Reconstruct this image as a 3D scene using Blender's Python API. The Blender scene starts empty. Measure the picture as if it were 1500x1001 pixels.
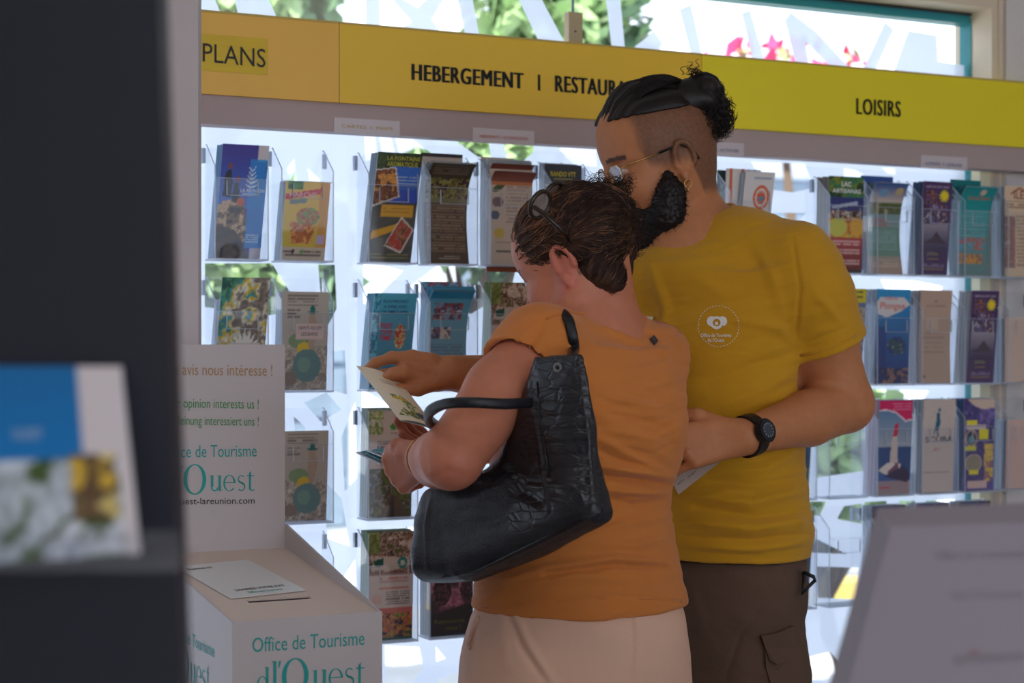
import bpy, math, random, time; T0_ = time.time()
import numpy as np
import openvdb
from mathutils import Vector, Matrix
from mathutils.geometry import tessellate_polygon

SC = bpy.context.scene
COL = SC.collection
# ---------------------------------------------------------------- camera, sky, lights, exposure
F = 2600.0; HY = 510.0; CH = 1.36
cam_d = bpy.data.cameras.new('camera'); cam = bpy.data.objects.new('camera', cam_d); COL.objects.link(cam)
cam.location = (0, 0, CH); cam.rotation_euler = (math.pi/2, 0, 0)
cam_d.sensor_width = 36.0; cam_d.lens = F/1500*36.0
cam_d.shift_y = (HY-500.5)/1500.0
cam_d.clip_start = 0.05; cam_d.clip_end = 200
cam_d.dof.use_dof = True; cam_d.dof.focus_distance = 2.78; cam_d.dof.aperture_fstop = 5.0
SC.camera = cam
SC.view_settings.view_transform = 'Standard'; SC.view_settings.look = 'None'
SC.view_settings.gamma = 1.0; SC.view_settings.use_curve_mapping = False
SC.view_settings.exposure = 0.0
SC.cycles.transparent_max_bounces = 28
SC.cycles.max_bounces = 7; SC.cycles.diffuse_bounces = 4; SC.cycles.glossy_bounces = 3
SC.cycles.caustics_reflective = False; SC.cycles.caustics_refractive = False
SC.cycles.use_denoising = True
wd = bpy.data.worlds.new('sky'); SC.world = wd; wd.use_nodes = True
bg = wd.node_tree.nodes['Background']; bg.inputs[0].default_value = (0.72, 0.83, 1.0, 1); bg.inputs[1].default_value = 2.4

def light(name, kind, loc, target, energy, color, size=None, size_y=None):
    d = bpy.data.lights.new(name, kind); o = bpy.data.objects.new(name, d); COL.objects.link(o)
    o.location = loc
    o.rotation_euler = (Vector(target)-Vector(loc)).to_track_quat('-Z', 'Y').to_euler()
    d.energy = energy; d.color = color
    if kind == 'AREA':
        d.shape = 'RECTANGLE'; d.size = size; d.size_y = size_y or size
    return o
sun = light('sun', 'SUN', (-2, -6, 12), (0.8, 3.2, 0), 9.0, (1, 0.96, 0.9)); sun.data.angle = 0.01
# fill light added behind the camera, and the room's unseen ceiling lamps
light('camera_side_fill', 'AREA', (0.6, -2.6, 1.9), (0.6, 3.0, 1.2), 28, (1.0, 0.90, 0.83), 3.6, 1.9)
light('ceiling_lamp_rear', 'AREA', (1.9, 0.9, 2.72), (1.7, 1.3, 0), 5, (1, 0.90, 0.82), 1.2, 0.6)
light('ceiling_lamp_front', 'AREA', (-0.5, 1.4, 2.72), (-0.4, 1.9, 0), 5, (1, 0.90, 0.82), 1.2, 0.6)

# ---------------------------------------------------------------- projections of photo pixels onto real planes
A = math.atan(0.5)
WD = np.array([math.cos(A), math.sin(A), 0.0]); WN = np.array([math.sin(A), -math.cos(A), 0.0])
UP = np.array([0, 0, 1.0]); W0 = np.array([0, 3.57, 0.0])
def P(px, py, Y): return np.array([(px-750)/F*Y, Y, CH-(py-HY)/F*Y])
def proj(px, py, p0, n):
    r = np.array([(px-750)/F, 1.0, -(py-HY)/F]); o = np.array([0, 0, CH])
    t = np.dot(np.asarray(p0)-o, n)/np.dot(r, n)
    return o+r*t
def WP(px, py, off=0.0): return proj(px, py, W0+WN*off, WN)
def ws(px, off=0.0): return float(np.dot(WP(px, HY, off)-W0, WD))
def W(s, z, off=0.0): return W0+WD*s+WN*off+np.array([0, 0, z])
def pix(co):
    co = np.asarray(co); return 750+F*co[..., 0]/co[..., 1], HY-F*(co[..., 2]-CH)/co[..., 1]

def lin(c):
    c = np.asarray(c, float)/255.0
    return np.where(c <= 0.04045, c/12.92, ((c+0.055)/1.055)**2.4)

# ---------------------------------------------------------------- materials
MATS = {}
def mat(name, col=(200, 200, 200), rough=0.6, metal=0.0, bump=0.0, bscale=60, var=0.0, vscale=8, attr=None,
        kind=None, spec=0.4, stretch=(1, 1, 1), sheen=0, sub=0):
    if name in MATS: return MATS[name]
    m = bpy.data.materials.new(name); m.use_nodes = True; nt = m.node_tree; N = nt.nodes; L = nt.links
    b = N['Principled BSDF']; c = tuple(lin(col))+(1,)
    b.inputs['Base Color'].default_value = c; b.inputs['Roughness'].default_value = rough
    b.inputs['Metallic'].default_value = metal; b.inputs['Specular IOR Level'].default_value = spec
    if sheen: b.inputs['Sheen Weight'].default_value = sheen
    tc = N.new('ShaderNodeTexCoord'); mp = N.new('ShaderNodeMapping'); L.new(tc.outputs['Object'], mp.inputs[0]); mp.inputs['Scale'].default_value = stretch
    src = None
    if attr:
        a = N.new('ShaderNodeAttribute'); a.attribute_name = attr; src = a.outputs['Color']; L.new(src, b.inputs['Base Color'])
    if var:
        nz = N.new('ShaderNodeTexNoise'); nz.inputs['Scale'].default_value = vscale; nz.inputs['Detail'].default_value = 5; L.new(mp.outputs[0], nz.inputs['Vector'])
        mr = N.new('ShaderNodeMapRange'); mr.inputs['From Min'].default_value = .3; mr.inputs['From Max'].default_value = .7
        mr.inputs['To Min'].default_value = 1-var; mr.inputs['To Max'].default_value = 1+var; L.new(nz.outputs[0], mr.inputs[0])
        mx = N.new('ShaderNodeMix'); mx.data_type = 'RGBA'; mx.blend_type = 'MULTIPLY'; mx.inputs[0].default_value = 1
        if src: L.new(src, mx.inputs[6])
        else: mx.inputs[6].default_value = c
        L.new(mr.outputs[0], mx.inputs[7]); L.new(mx.outputs[2], b.inputs['Base Color'])
    if bump:
        if kind == 'croc':
            v = N.new('ShaderNodeTexVoronoi'); v.feature = 'DISTANCE_TO_EDGE'; v.inputs['Scale'].default_value = bscale; L.new(mp.outputs[0], v.inputs['Vector'])
            cr = N.new('ShaderNodeMapRange'); cr.inputs['From Max'].default_value = 0.12; L.new(v.outputs['Distance'], cr.inputs[0]); h = cr.outputs[0]
        elif kind == 'weave':
            w = N.new('ShaderNodeTexWave'); w.inputs['Scale'].default_value = bscale; w.inputs['Distortion'].default_value = 1.5; L.new(mp.outputs[0], w.inputs['Vector']); h = w.outputs['Fac']
        else:
            n2 = N.new('ShaderNodeTexNoise'); n2.inputs['Scale'].default_value = bscale; n2.inputs['Detail'].default_value = 4; L.new(mp.outputs[0], n2.inputs['Vector']); h = n2.outputs[0]
        bp = N.new('ShaderNodeBump'); bp.inputs['Strength'].default_value = bump; bp.inputs['Distance'].default_value = 0.002
        L.new(h, bp.inputs['Height']); L.new(bp.outputs[0], b.inputs['Normal'])
    MATS[name] = m; return m
def clear_mat(name, tint=(1, 1, 1), gloss=0.08, diff=0.0, dcol=(1, 1, 1), rough=0.03, trans=0.5):
    m = bpy.data.materials.new(name); m.use_nodes = True; nt = m.node_tree; N = nt.nodes; L = nt.links
    for n in list(N): N.remove(n)
    o = N.new('ShaderNodeOutputMaterial'); t = N.new('ShaderNodeBsdfTransparent'); t.inputs[0].default_value = (*tint, 1)
    g = N.new('ShaderNodeBsdfGlossy'); g.inputs['Roughness'].default_value = rough
    mx = N.new('ShaderNodeMixShader')
    if gloss > 0:
        lw = N.new('ShaderNodeLayerWeight'); lw.inputs[0].default_value = 0.25
        mr = N.new('ShaderNodeMapRange'); mr.inputs['To Min'].default_value = gloss; mr.inputs['To Max'].default_value = min(1, gloss*5); L.new(lw.outputs['Fresnel'], mr.inputs[0]); L.new(mr.outputs[0], mx.inputs[0])
    else: mx.inputs[0].default_value = 0
    L.new(t.outputs[0], mx.inputs[1]); L.new(g.outputs[0], mx.inputs[2])
    last = mx
    if diff > 0:
        d = N.new('ShaderNodeBsdfDiffuse'); d.inputs[0].default_value = (*dcol, 1)
        tr = N.new('ShaderNodeBsdfTranslucent'); tr.inputs[0].default_value = (*dcol, 1)
        m2 = N.new('ShaderNodeMixShader'); m2.inputs[0].default_value = trans; L.new(d.outputs[0], m2.inputs[1]); L.new(tr.outputs[0], m2.inputs[2])
        m3 = N.new('ShaderNodeMixShader'); m3.inputs[0].default_value = diff; L.new(mx.outputs[0], m3.inputs[1]); L.new(m2.outputs[0], m3.inputs[2]); last = m3
    L.new(last.outputs[0], o.inputs[0]); MATS[name] = m; return m

M_GLASS = clear_mat('window_glass', (0.97, 0.99, 1), 0.03)
M_FILM = clear_mat('frosted_film', (0.86, 0.93, 1), 0.0, 0.93, (0.60, 0.64, 0.74), trans=0.97)
M_ACR = clear_mat('clear_acrylic', (0.985, 0.99, 0.997), 0.018, 0.014, (0.9, 0.94, 1))
M_ACR2 = clear_mat('clear_acrylic_side', (0.97, 0.98, 0.995), 0.03, 0.04, (0.9, 0.94, 1))
M_EDGE = clear_mat('acrylic_edge', (0.8, 0.85, 0.9), 0.1, 0.62, (0.88, 0.92, 1), trans=0.5)
M_CLIP = mat('metal_clip', (150, 160, 175), 0.35, 0.6)
M_PRINT = mat('printed_paper', rough=0.42, attr='col', spec=0.35)
M_PAPER = mat('paper_edges', (196, 206, 214), 0.6, var=.08, vscale=300, stretch=(1, 1, .01))
M_WHITE = mat('white_card', (194, 186, 186), 0.6, var=.02)
M_BLACK = mat('black_lettering', (22, 22, 20), 0.5)

# ---------------------------------------------------------------- mesh helpers
ORG = {}
def org(o): return ORG.get(o.name, np.zeros(3)) if o else np.zeros(3)
def tag(o, label=None, cat=None, group=None, kind=None):
    if label: o['label'] = label
    if cat: o['category'] = cat
    if group: o['group'] = group
    if kind: o['kind'] = kind
    return o
def thing(name, loc, label, cat, group=None):
    o = bpy.data.objects.new(name, None); COL.objects.link(o); o.empty_display_size = .05
    o.location = tuple(loc); ORG[o.name] = np.array(loc, float); return tag(o, label, cat, group)
def link(name, me, parent=None, loc=None):
    o = bpy.data.objects.new(name, me); COL.objects.link(o)
    if parent: o.parent = parent; ORG[o.name] = org(parent)
    elif loc is not None: o.location = tuple(loc); ORG[o.name] = np.array(loc, float)
    return o
def raw(name, v, f, mats, parent=None, loc=None, smooth=False, midx=None, colors=None):
    """v in world coordinates; re-based on the parent's origin (or loc)"""
    base = org(parent) if parent else (np.array(loc, float) if loc is not None else np.zeros(3))
    me = bpy.data.meshes.new(name); v = np.asarray(v, float)-base
    me.from_pydata(v.tolist(), [], [tuple(int(i) for i in q) for q in f])
    for m in (mats if isinstance(mats, (list, tuple)) else [mats]): me.materials.append(m)
    if midx is not None: me.polygons.foreach_set('material_index', np.asarray(midx, np.int32))
    if smooth: me.polygons.foreach_set('use_smooth', np.ones(len(me.polygons), bool))
    if colors is not None:
        a = me.color_attributes.new('col', 'FLOAT_COLOR', 'POINT')
        c = np.ones((len(v), 4), np.float32); c[:, :3] = colors; a.data.foreach_set('color', c.ravel())
    me.update()
    return link(name, me, parent, loc)
class MB:
    def __init__(s): s.v = []; s.f = []; s.m = []
    def add(s, v, f, m=0):
        n = len(s.v); s.v += [tuple(x) for x in v]; s.f += [tuple(i+n for i in q) for q in f]; s.m += [m]*len(f); return s
    def hexa(s, c, m=0):
        return s.add(c, [(0, 3, 2, 1), (4, 5, 6, 7), (0, 1, 5, 4), (1, 2, 6, 5), (2, 3, 7, 6), (3, 0, 4, 7)], m)
    def box(s, o, ax, ay, az, m=0):
        o, ax, ay, az = map(np.asarray, (o, ax, ay, az))
        return s.hexa([o, o+ax, o+ax+ay, o+ay, o+az, o+ax+az, o+ax+ay+az, o+ay+az], m)
    def wbox(s, s0, s1, z0, z1, o0, o1, m=0):      # box along the display wall: s0..s1, height z0..z1, offset o0..o1 into the room
        return s.box(W(s0, z0, o1), WD*(s1-s0), -WN*(o1-o0), UP*(z1-z0), m)
    def prism(s, pts, d, m=0):
        pts = [np.asarray(p) for p in pts]; n = len(pts); d = np.asarray(d)
        v = pts+[p+d for p in pts]
        return s.add(v, [tuple(range(n))[::-1], tuple(range(n, 2*n))]+[(i, (i+1) % n, (i+1) % n+n, i+n) for i in range(n)], m)
    def tube(s, pts, r, seg=8, m=0, cap=True):
        pts = [Vector(p) for p in pts]; n = len(pts); rr = r if hasattr(r, '__len__') else [r]*n
        t0 = (pts[1]-pts[0]).normalized(); a = t0.orthogonal().normalized(); base = len(s.v); vs = []
        for i, p in enumerate(pts):
            t = (pts[min(i+1, n-1)]-pts[max(i-1, 0)]).normalized()
            a = (a-t*a.dot(t)); a = a.normalized() if a.length > 1e-6 else t.orthogonal().normalized(); b = t.cross(a)
            for k in range(seg):
                w = 2*math.pi*k/seg; vs.append(p+(a*math.cos(w)+b*math.sin(w))*rr[i])
        fs = [(i*seg+k, i*seg+(k+1) % seg, (i+1)*seg+(k+1) % seg, (i+1)*seg+k) for i in range(n-1) for k in range(seg)]
        if cap: fs += [tuple(range(seg))[::-1], tuple((n-1)*seg+k for k in range(seg))]
        return s.add(vs, fs, m)
    def build(s, name, mats, parent=None, loc=None, smooth=False):
        return raw(name, s.v, s.f, mats, parent, loc, smooth, s.m)

def text_data(txt, bold=0.0, space=1.0, res=3):
    c = bpy.data.curves.new('t', 'FONT'); c.body = txt; c.offset = bold; c.resolution_u = res; c.space_character = space
    o = bpy.data.objects.new('t', c); COL.objects.link(o)
    me = bpy.data.meshes.new_from_object(o.evaluated_get(bpy.context.evaluated_depsgraph_get()))
    n = len(me.vertices); v = np.empty(n*3); me.vertices.foreach_get('co', v); v = v.reshape(-1, 3)
    f = [tuple(p.vertices) for p in me.polygons]
    bpy.data.objects.remove(o); bpy.data.meshes.remove(me); bpy.data.curves.remove(c)
    return v, f
TXT_CACHE = {}
CAPH = text_data('H')[0][:, 1].max()
def text_uv(txt, bold=0.0, space=1.0, res=3):
    k = (txt, bold, space)
    if k not in TXT_CACHE:
        v, f = text_data(txt, bold, space, res)
        lo = v.min(0); hi = v.max(0)
        # vertical: 0 = baseline, 1 = cap height (0.73 em approx)
        TXT_CACHE[k] = (np.stack([(v[:, 0]-lo[0])/(hi[0]-lo[0]), v[:, 1]/CAPH], 1), f)
    return TXT_CACHE[k]
def text_on(name, txt, x0, y0, x1, y1, h, p0, n, m, parent, bold=0.0, out=0.0008, space=1.0, level=True):
    """lettering whose baseline runs from photo pixel (x0,y0) to (x1,y1) with cap height h px at the left, on plane (p0,n)"""
    n = np.asarray(n, float); p0 = np.asarray(p0)+n*out
    a = proj(x0, y0, p0, n); b = proj(x1, y1, p0, n); c = proj(x0, y0-h, p0, n); up = c-a
    uv, f = text_uv(txt, 0.0, space)
    if bold > .012:      # heavier weight: overlapping copies a hair apart
        n_ = len(uv); L_ = len(txt); d_ = .0075*12/max(L_, 3)
        uv = np.concatenate([uv+[-d_, 0], uv, uv+[d_, 0]]); f = f+[tuple(i+n_ for i in q) for q in f]+[tuple(i+2*n_ for i in q) for q in f]
    v = a+uv[:, :1]*(b-a)+uv[:, 1:]*up
    return raw(name, v, f, m, parent)

# ---------------------------------------------------------------- value noise
def vnoise(x, y, seed=0, z=None):
    rng = np.random.RandomState(seed); T = rng.rand(64, 64)
    x0 = np.floor(x).astype(int); y0 = np.floor(y).astype(int); fx = x-x0; fy = y-y0
    fx = fx*fx*(3-2*fx); fy = fy*fy*(3-2*fy)
    g = lambda i, j: T[i % 64, j % 64]
    return (g(x0, y0)*(1-fx)+g(x0+1, y0)*fx)*(1-fy)+(g(x0, y0+1)*(1-fx)+g(x0+1, y0+1)*fx)*fy
def fbm(x, y, seed=0, o=3):
    s = 0; a = .5; t = 0
    for k in range(o): s = s+a*vnoise(x*2**k, y*2**k, seed+k); t += a; a *= .5
    return s/t
def inpoly(U, V, pts):
    r = np.zeros(U.shape, bool); n = len(pts)
    for i in range(n):
        x1, y1 = pts[i]; x2, y2 = pts[(i+1) % n]
        if y1 == y2: continue
        c = ((y1 > V) != (y2 > V)) & (U < (x2-x1)*(V-y1)/(y2-y1)+x1); r ^= c
    return r
class Canvas:                                   # flat print of a leaflet: u across 0..1, v up 0..1
    def __init__(s, base, w=.099, h=.21, res=.0021):
        s.w, s.h = w, h; s.nu = int(w/res)+1; s.nv = int(h/res)+1
        s.U, s.V = np.meshgrid(np.linspace(0, 1, s.nu), np.linspace(0, 1, s.nv)); s.c = np.zeros(s.U.shape+(3,)); s.c[:] = base; s.txt = []
    def put(s, mask, c, a=1.0):
        c = np.asarray(c, float); m = mask.astype(float)[..., None]*a
        s.c = s.c*(1-m)+c*m; return s
    def rect(s, u0, v0, u1, v1, c, a=1.0): return s.put((s.U >= u0) & (s.U <= u1) & (s.V >= v0) & (s.V <= v1), c, a)
    def ell(s, u, v, ru, rv, c, a=1.0, hole=0):
        d = ((s.U-u)/ru)**2+((s.V-v)/rv)**2; return s.put((d <= 1) & (d >= hole), c, a)
    def poly(s, pts, c, a=1.0): return s.put(inpoly(s.U, s.V, pts), c, a)
    def grad(s, u0, v0, u1, v1, cb, ct):
        t = np.clip((s.V-v0)/(v1-v0), 0, 1)[..., None]; c = np.asarray(cb)*(1-t)+np.asarray(ct)*t
        m = ((s.U >= u0) & (s.U <= u1) & (s.V >= v0) & (s.V <= v1))[..., None]; s.c = np.where(m, c, s.c); return s
    def photo(s, u0, v0, u1, v1, pal, seed=1, sc=9, mask=None):
        n = fbm(s.U*sc+seed*3.1, s.V*sc*s.h/s.w+seed*1.7, seed, 4); n = np.clip((n-.25)/.5, 0, .999)*len(pal)
        i = n.astype(int); fr = np.clip((n-i-.3)/.4, 0, 1)[..., None]; pa = np.asarray(pal, float); c = pa[i]*(1-fr)+pa[np.minimum(i+1, len(pal)-1)]*fr
        c = c*(.82+.36*vnoise(s.U*sc*5+3, s.V*sc*5*s.h/s.w, seed+9))[..., None]
        m = (s.U >= u0) & (s.U <= u1) & (s.V >= v0) & (s.V <= v1) if mask is None else mask
        s.c = np.where(m[..., None], c, s.c); return s
    def lines(s, u0, v0, u1, v1, c, n=8, seed=3, a=.75):
        k = (s.V-v0)/(v1-v0)*n; on = (k % 1 > .45) & (vnoise(s.U*26, np.floor(k)*3.3+.5, seed) > .25)
        return s.put(on & (s.U >= u0) & (s.U <= u1) & (s.V >= v0) & (s.V <= v1), c, a)
    def text(s, t, u0, v0, u1, v1, c, bold=.01): s.txt.append((t, u0, v0, u1, v1, c, bold)); return s
# ---------------------------------------------------------------- leaflets
def sheet_fn(s0, zb, off, w, h, lean=0.0, curl=0.0, bow=0.0, curl_start=.55, twist=0.0):
    """leaflet surface: u across, v up; leans back from the foot, its head curls into the room"""
    def fn(u, v, out=0.0):
        u = np.asarray(u, float); v = np.asarray(v, float)
        # arc-length integration of the bend angle
        vv = np.linspace(0, 1, 41); ang = -lean+curl*np.clip((vv-curl_start)/(1-curl_start), 0, 1)**1.3+bow*np.sin(vv*math.pi*1.0-math.pi/2)
        dz = np.cos(ang)*h/40; do = np.sin(ang)*h/40
        Z = np.concatenate([[0], np.cumsum(dz[:-1])]); O = np.concatenate([[0], np.cumsum(do[:-1])])
        z = np.interp(v, vv, Z); o = np.interp(v, vv, O); an = np.interp(v, vv, ang)
        s = s0+u*w+twist*v*h*.5
        p = W0+s[..., None]*WD+(off+o+out*np.cos(an))[..., None]*WN+(zb+z-out*np.sin(an))[..., None]*UP
        return p
    return fn
def leaflet(cv, fn, label, group=None, name='leaflet', thick=.0012):
    U, V = cv.U, cv.V; n, m = U.shape
    front = fn(U, V).reshape(-1, 3); back = fn(U, V, -thick).reshape(-1, 3)
    loc = front.mean(0)
    idx = np.arange(n*m).reshape(n, m)
    q = np.stack([idx[:-1, :-1], idx[:-1, 1:], idx[1:, 1:], idx[1:, :-1]], -1).reshape(-1, 4)
    # coarse back + rim
    step = 6; rows = sorted(set(list(range(0, n, step))+[n-1])); bi = n*m
    bv = np.concatenate([back.reshape(n, m, 3)[rows, 0], back.reshape(n, m, 3)[rows, m-1]])
    k = len(rows); bq = [(bi+i, bi+i+1, bi+k+i+1, bi+k+i) for i in range(k-1)]
    lq = [(idx[rows[i], 0], idx[rows[i+1], 0], bi+i+1, bi+i) for i in range(k-1)]+[(idx[rows[i+1], m-1], idx[rows[i], m-1], bi+k+i, bi+k+i+1) for i in range(k-1)]
    f = q.tolist()+bq+lq; col = 1.2*lin(np.concatenate([cv.c.reshape(-1, 3), np.tile([205, 205, 208], (2*k, 1))]))
    o = raw(name, np.concatenate([front, bv]), f, M_PRINT, loc=loc, smooth=False, colors=np.clip(col, 0, .86))
    me = o.data; sm = np.zeros(len(me.polygons), bool); sm[:len(q)] = True; me.polygons.foreach_set('use_smooth', sm)
    tag(o, label, 'leaflet', group)
    for (t, u0, v0, u1, v1, c, bold) in cv.txt:
        uv, tf = text_uv(t, bold, res=2); uu = u0+uv[:, 0]*(u1-u0); vv = v0+uv[:, 1]*(v1-v0)
        mm = mat('ink_%02x%02x%02x' % tuple(int(x) for x in c), c, .5)
        raw('lettering', fn(uu, vv, .0005), tf, mm, o)
    return o
def plain_leaflet(fn, col, label, group, n=10, th=.0042):
    """cheap sheet standing behind the front one"""
    vv = np.linspace(0, 1, n); L_ = fn(np.zeros(n), vv); R_ = fn(np.ones(n), vv); L2 = fn(np.zeros(n), vv, -th); R2 = fn(np.ones(n), vv, -th)
    v = np.concatenate([L_, R_, L2, R2]); f = []
    for i in range(n-1):
        f += [(i, n+i, n+i+1, i+1), (2*n+i+1, 3*n+i+1, 3*n+i, 2*n+i), (i+1, 2*n+i+1, 2*n+i, i), (n+i, 3*n+i, 3*n+i+1, n+i+1)]
    f += [(n-1, 2*n-1, 4*n-1, 3*n-1)]
    o = raw('leaflet', v, f, mat('plain_%02x%02x%02x' % tuple(col), col, .5), loc=v.mean(0))
    return tag(o, label, 'leaflet', group)

# ---------------------------------------------------------------- acrylic pocket holder
PD, PWD, PHT = .058, .099, .212
HOLD = {}
def holder(s, z, label, group, slot=True):
    t = .0025
    if 'h' not in HOLD or True:
        root = thing('brochure_holder', W(s+PWD/2, z, 0), label, 'brochure holder', group)
        if 'm' in HOLD:
            for nm, me in HOLD['m']:
                o = bpy.data.objects.new(nm, me); COL.objects.link(o); o.parent = root; ORG[o.name] = org(root)
            return root
        parts = []
        def add(mb, nm, ms): o = mb.build(nm, ms, root); parts.append((nm, o.data)); return o
        e = .0011
        b = MB(); b.wbox(s, s+PWD, z, z+PHT, 0, t); add(b, 'back_panel', [M_ACR])
        for x in (s-t, s+PWD):
            b = MB(); pts = [(0, 0), (PD, 0), (PD, .168), (.006, PHT), (0, PHT)]
            b.prism([W(x, z+q[1], q[0]) for q in pts], WD*t)
            # polished rim, catches the light
            for i in range(1, 4):
                a, c = pts[i], pts[i+1]; b.tube([W(x+t/2, z+a[1], a[0]), W(x+t/2, z+c[1], c[0])], e, 5, 1)
            add(b, 'side_panel', [M_ACR2, M_EDGE])
        b = MB(); b.wbox(s, s+PWD, z, z+.147, PD-t, PD)
        b.tube([W(s, z+.147, PD), W(s+PWD, z+.147, PD)], .0006, 4, 1)
        add(b, 'front_panel', [M_ACR, M_EDGE])
        b = MB()
        for x in (s+.02, s+PWD-.02): b.wbox(x, x+.0012, z+.115, z+.142, PD, PD+.003, 0)
        b.wbox(s+.02, s+PWD-.02, z+.115, z+.116, PD, PD+.003, 0)
        add(b, 'label_slot', [M_EDGE])
        b = MB(); b.wbox(s-t, s+PWD+t, z-.003, z, 0, PD, 0); add(b, 'base', [M_EDGE])
        for x in (s+PWD+t, s-t-.006): b = MB(); b.wbox(x, x+.006, z+.178, z+.206, -.006, .004, 0); add(b, 'clip', [M_CLIP])
        HOLD['m'] = parts
        return root
# ---------------------------------------------------------------- the setting: floor, ceiling, walls, window
def struct(o, kind='structure'): o['kind'] = kind; return o
M_WALL = mat('wall_paint', (205, 195, 190), 0.8, var=.03, vscale=3)
M_WALLR = mat('beige_wall', (226, 218, 212), 0.8, var=.03, vscale=3)
M_FLOOR = mat('floor_tiles', (150, 142, 135), 0.35, var=.08, vscale=2)
M_CEIL = mat('ceiling_paint', (215, 212, 208), 0.85)
M_TEAL = mat('teal_frame', (40, 140, 150), 0.45)
M_BEIGE = mat('beige_frame', (226, 208, 184), 0.5, var=.05, vscale=5)
M_DARKG = mat('dark_gasket', (50, 50, 52), 0.6)
b = MB(); b.wbox(-2.4, 2.6, -.05, 0, -.2, 7.2, 0); struct(b.build('floor', [M_FLOOR]))
b = MB(); b.wbox(-2.4, 2.6, 2.75, 2.85, -.9, 7.2, 0); struct(b.build('ceiling', [M_CEIL]))
b = MB(); b.wbox(-2.5, -2.4, 0, 2.75, -.2, 7.2, 0); struct(b.build('wall_left', [M_WALL]))
b = MB(); b.wbox(2.6, 2.7, 0, 2.75, -.2, 7.2, 0); struct(b.build('wall_right', [M_WALL]))
GO = -.13                                              # glass plane behind the rack
sR = ws(1414, GO); zt = WP(1420, 38, GO)[2]
S0, S1 = ws(150, GO), 2.6
# wall piece to the right of the window and lintel above it
b = MB(); b.wbox(ws(1474, -.03), 2.6, 0, 2.75, -.2, -.03, 0); struct(b.build('wall_window_side', [M_WALLR]))
ztop = WP(1440, 24, GO)[2]
b = MB(); b.wbox(-2.4, ws(1474, -.03), ztop+.06, 2.75, -.2, -.03, 0); struct(b.build('wall_lintel', [M_WALLR]))
# beige outer frame with a dark gasket, then the teal frame
b = MB(); z1 = ztop+.06
b.wbox(ws(1453, -.04), ws(1474, -.04), 0, z1, -.17, -.04, 0); b.wbox(-2.4, ws(1453, -.04), ztop, z1, -.17, -.04, 0)
b.wbox(ws(1461, -.04), ws(1465, -.04), 0, z1-.01, -.04, -.034, 0); b.wbox(-2.4, ws(1453, -.04), ztop+.025, ztop+.03, -.04, -.034, 0)
struct(b.build('trim_1', [M_BEIGE]))
b = MB(); b.wbox(ws(1449, GO), ws(1462, GO), 0, ztop, -.16, -.11, 0); b.wbox(-2.4, ws(1449, GO), ztop-.006, ztop, -.16, -.11, 0); struct(b.build('trim_2', [M_DARKG]))
zr_ = WP(1440, 238, -.06)[2]
b = MB(); b.wbox(ws(1429, -.06), ws(1446, -.06), 0, zr_+.03, -.075, -.045, 0); struct(b.build('trim_3', [mat('cream_post', (236, 226, 188), .6)]))
b = MB(); b.wbox(ws(1446, -.06), ws(1474, -.06), 0, zr_+.03, -.07, -.035, 0); struct(b.build('trim_4', [mat('stone_post', (206, 186, 166), .7)]))
win = bpy.data.objects.new('window_1', None); COL.objects.link(win); win.location = tuple(W(0, 0, GO)); ORG['window_1'] = W(0, 0, GO); win['kind'] = 'structure'
b = MB(); b.wbox(sR, ws(1449, GO), 0, ztop-.006, GO-.02, GO+.014, 0); b.wbox(-2.4, sR, zt, ztop-.006, GO-.02, GO+.014, 0); b.wbox(-2.4, ws(1449, GO), 0, .08, GO-.02, GO+.014, 0)
b.wbox(sR, sR+.012, .08, zt, GO+.014, GO+.02, 0); b.wbox(-2.4, sR, zt, zt+.012, GO+.014, GO+.02, 0)
b.build('window_frame', [M_TEAL], win)
b = MB(); b.wbox(-2.4, sR+.01, .08, zt+.01, GO-.006, GO, 0); b.build('window_pane', [M_GLASS], win)
# frosted film cut into an irregular lattice, stuck on the pane
def film(poly, holes=(), name='film_strip'):
    q = lambda pl: [Vector(((ws(x, GO)), WP(x, y, GO)[2], 0)) for x, y in pl]
    loops = [q(poly)]+[q(h) for h in holes]; flat = [v for l in loops for v in l]
    tri = tessellate_polygon(loops); n = len(flat)
    v = [W(p.x, p.y, GO+.0006) for p in flat]
    raw(name, v, [tuple(t) for t in tri], M_FILM, win)
for pl in [[(280, -30), (303, -30), (325, 24), (280, 24)], [(338, -30), (380, -30), (412, 40), (352, 40)], [(536, -30), (555, -30), (557, 60), (535, 60)],
           [(548, -30), (570, -14), (612, 12), (628, -5), (640, -30), (668, -30), (632, 28), (656, 62), (600, 62), (590, 40), (603, 32)],
           [(664, -30), (687, -30), (704, 64), (684, 64)], [(746, -30), (778, -30), (834, 76), (796, 76)], [(884, -30), (906, -30), (917, 90), (898, 90)],
           [(925, 84), (930, 68), (958, 46), (970, 62), (962, 92)], [(995, 14), (1012, 7), (1034, 104), (1018, 104)],
           [(1086, 20), (1099, 15), (1126, 110), (1108, 110)], [(1149, 30), (1158, 18), (1197, 48), (1262, 118), (1236, 118), (1180, 62), (1188, 112), (1170, 112)],
           [(1296, 32), (1309, 43), (1273, 124), (1254, 124)], [(1330, 45), (1372, 52), (1374, 90), (1412, 96), (1412, 130), (1300, 130)]]:
    film(pl)
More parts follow.
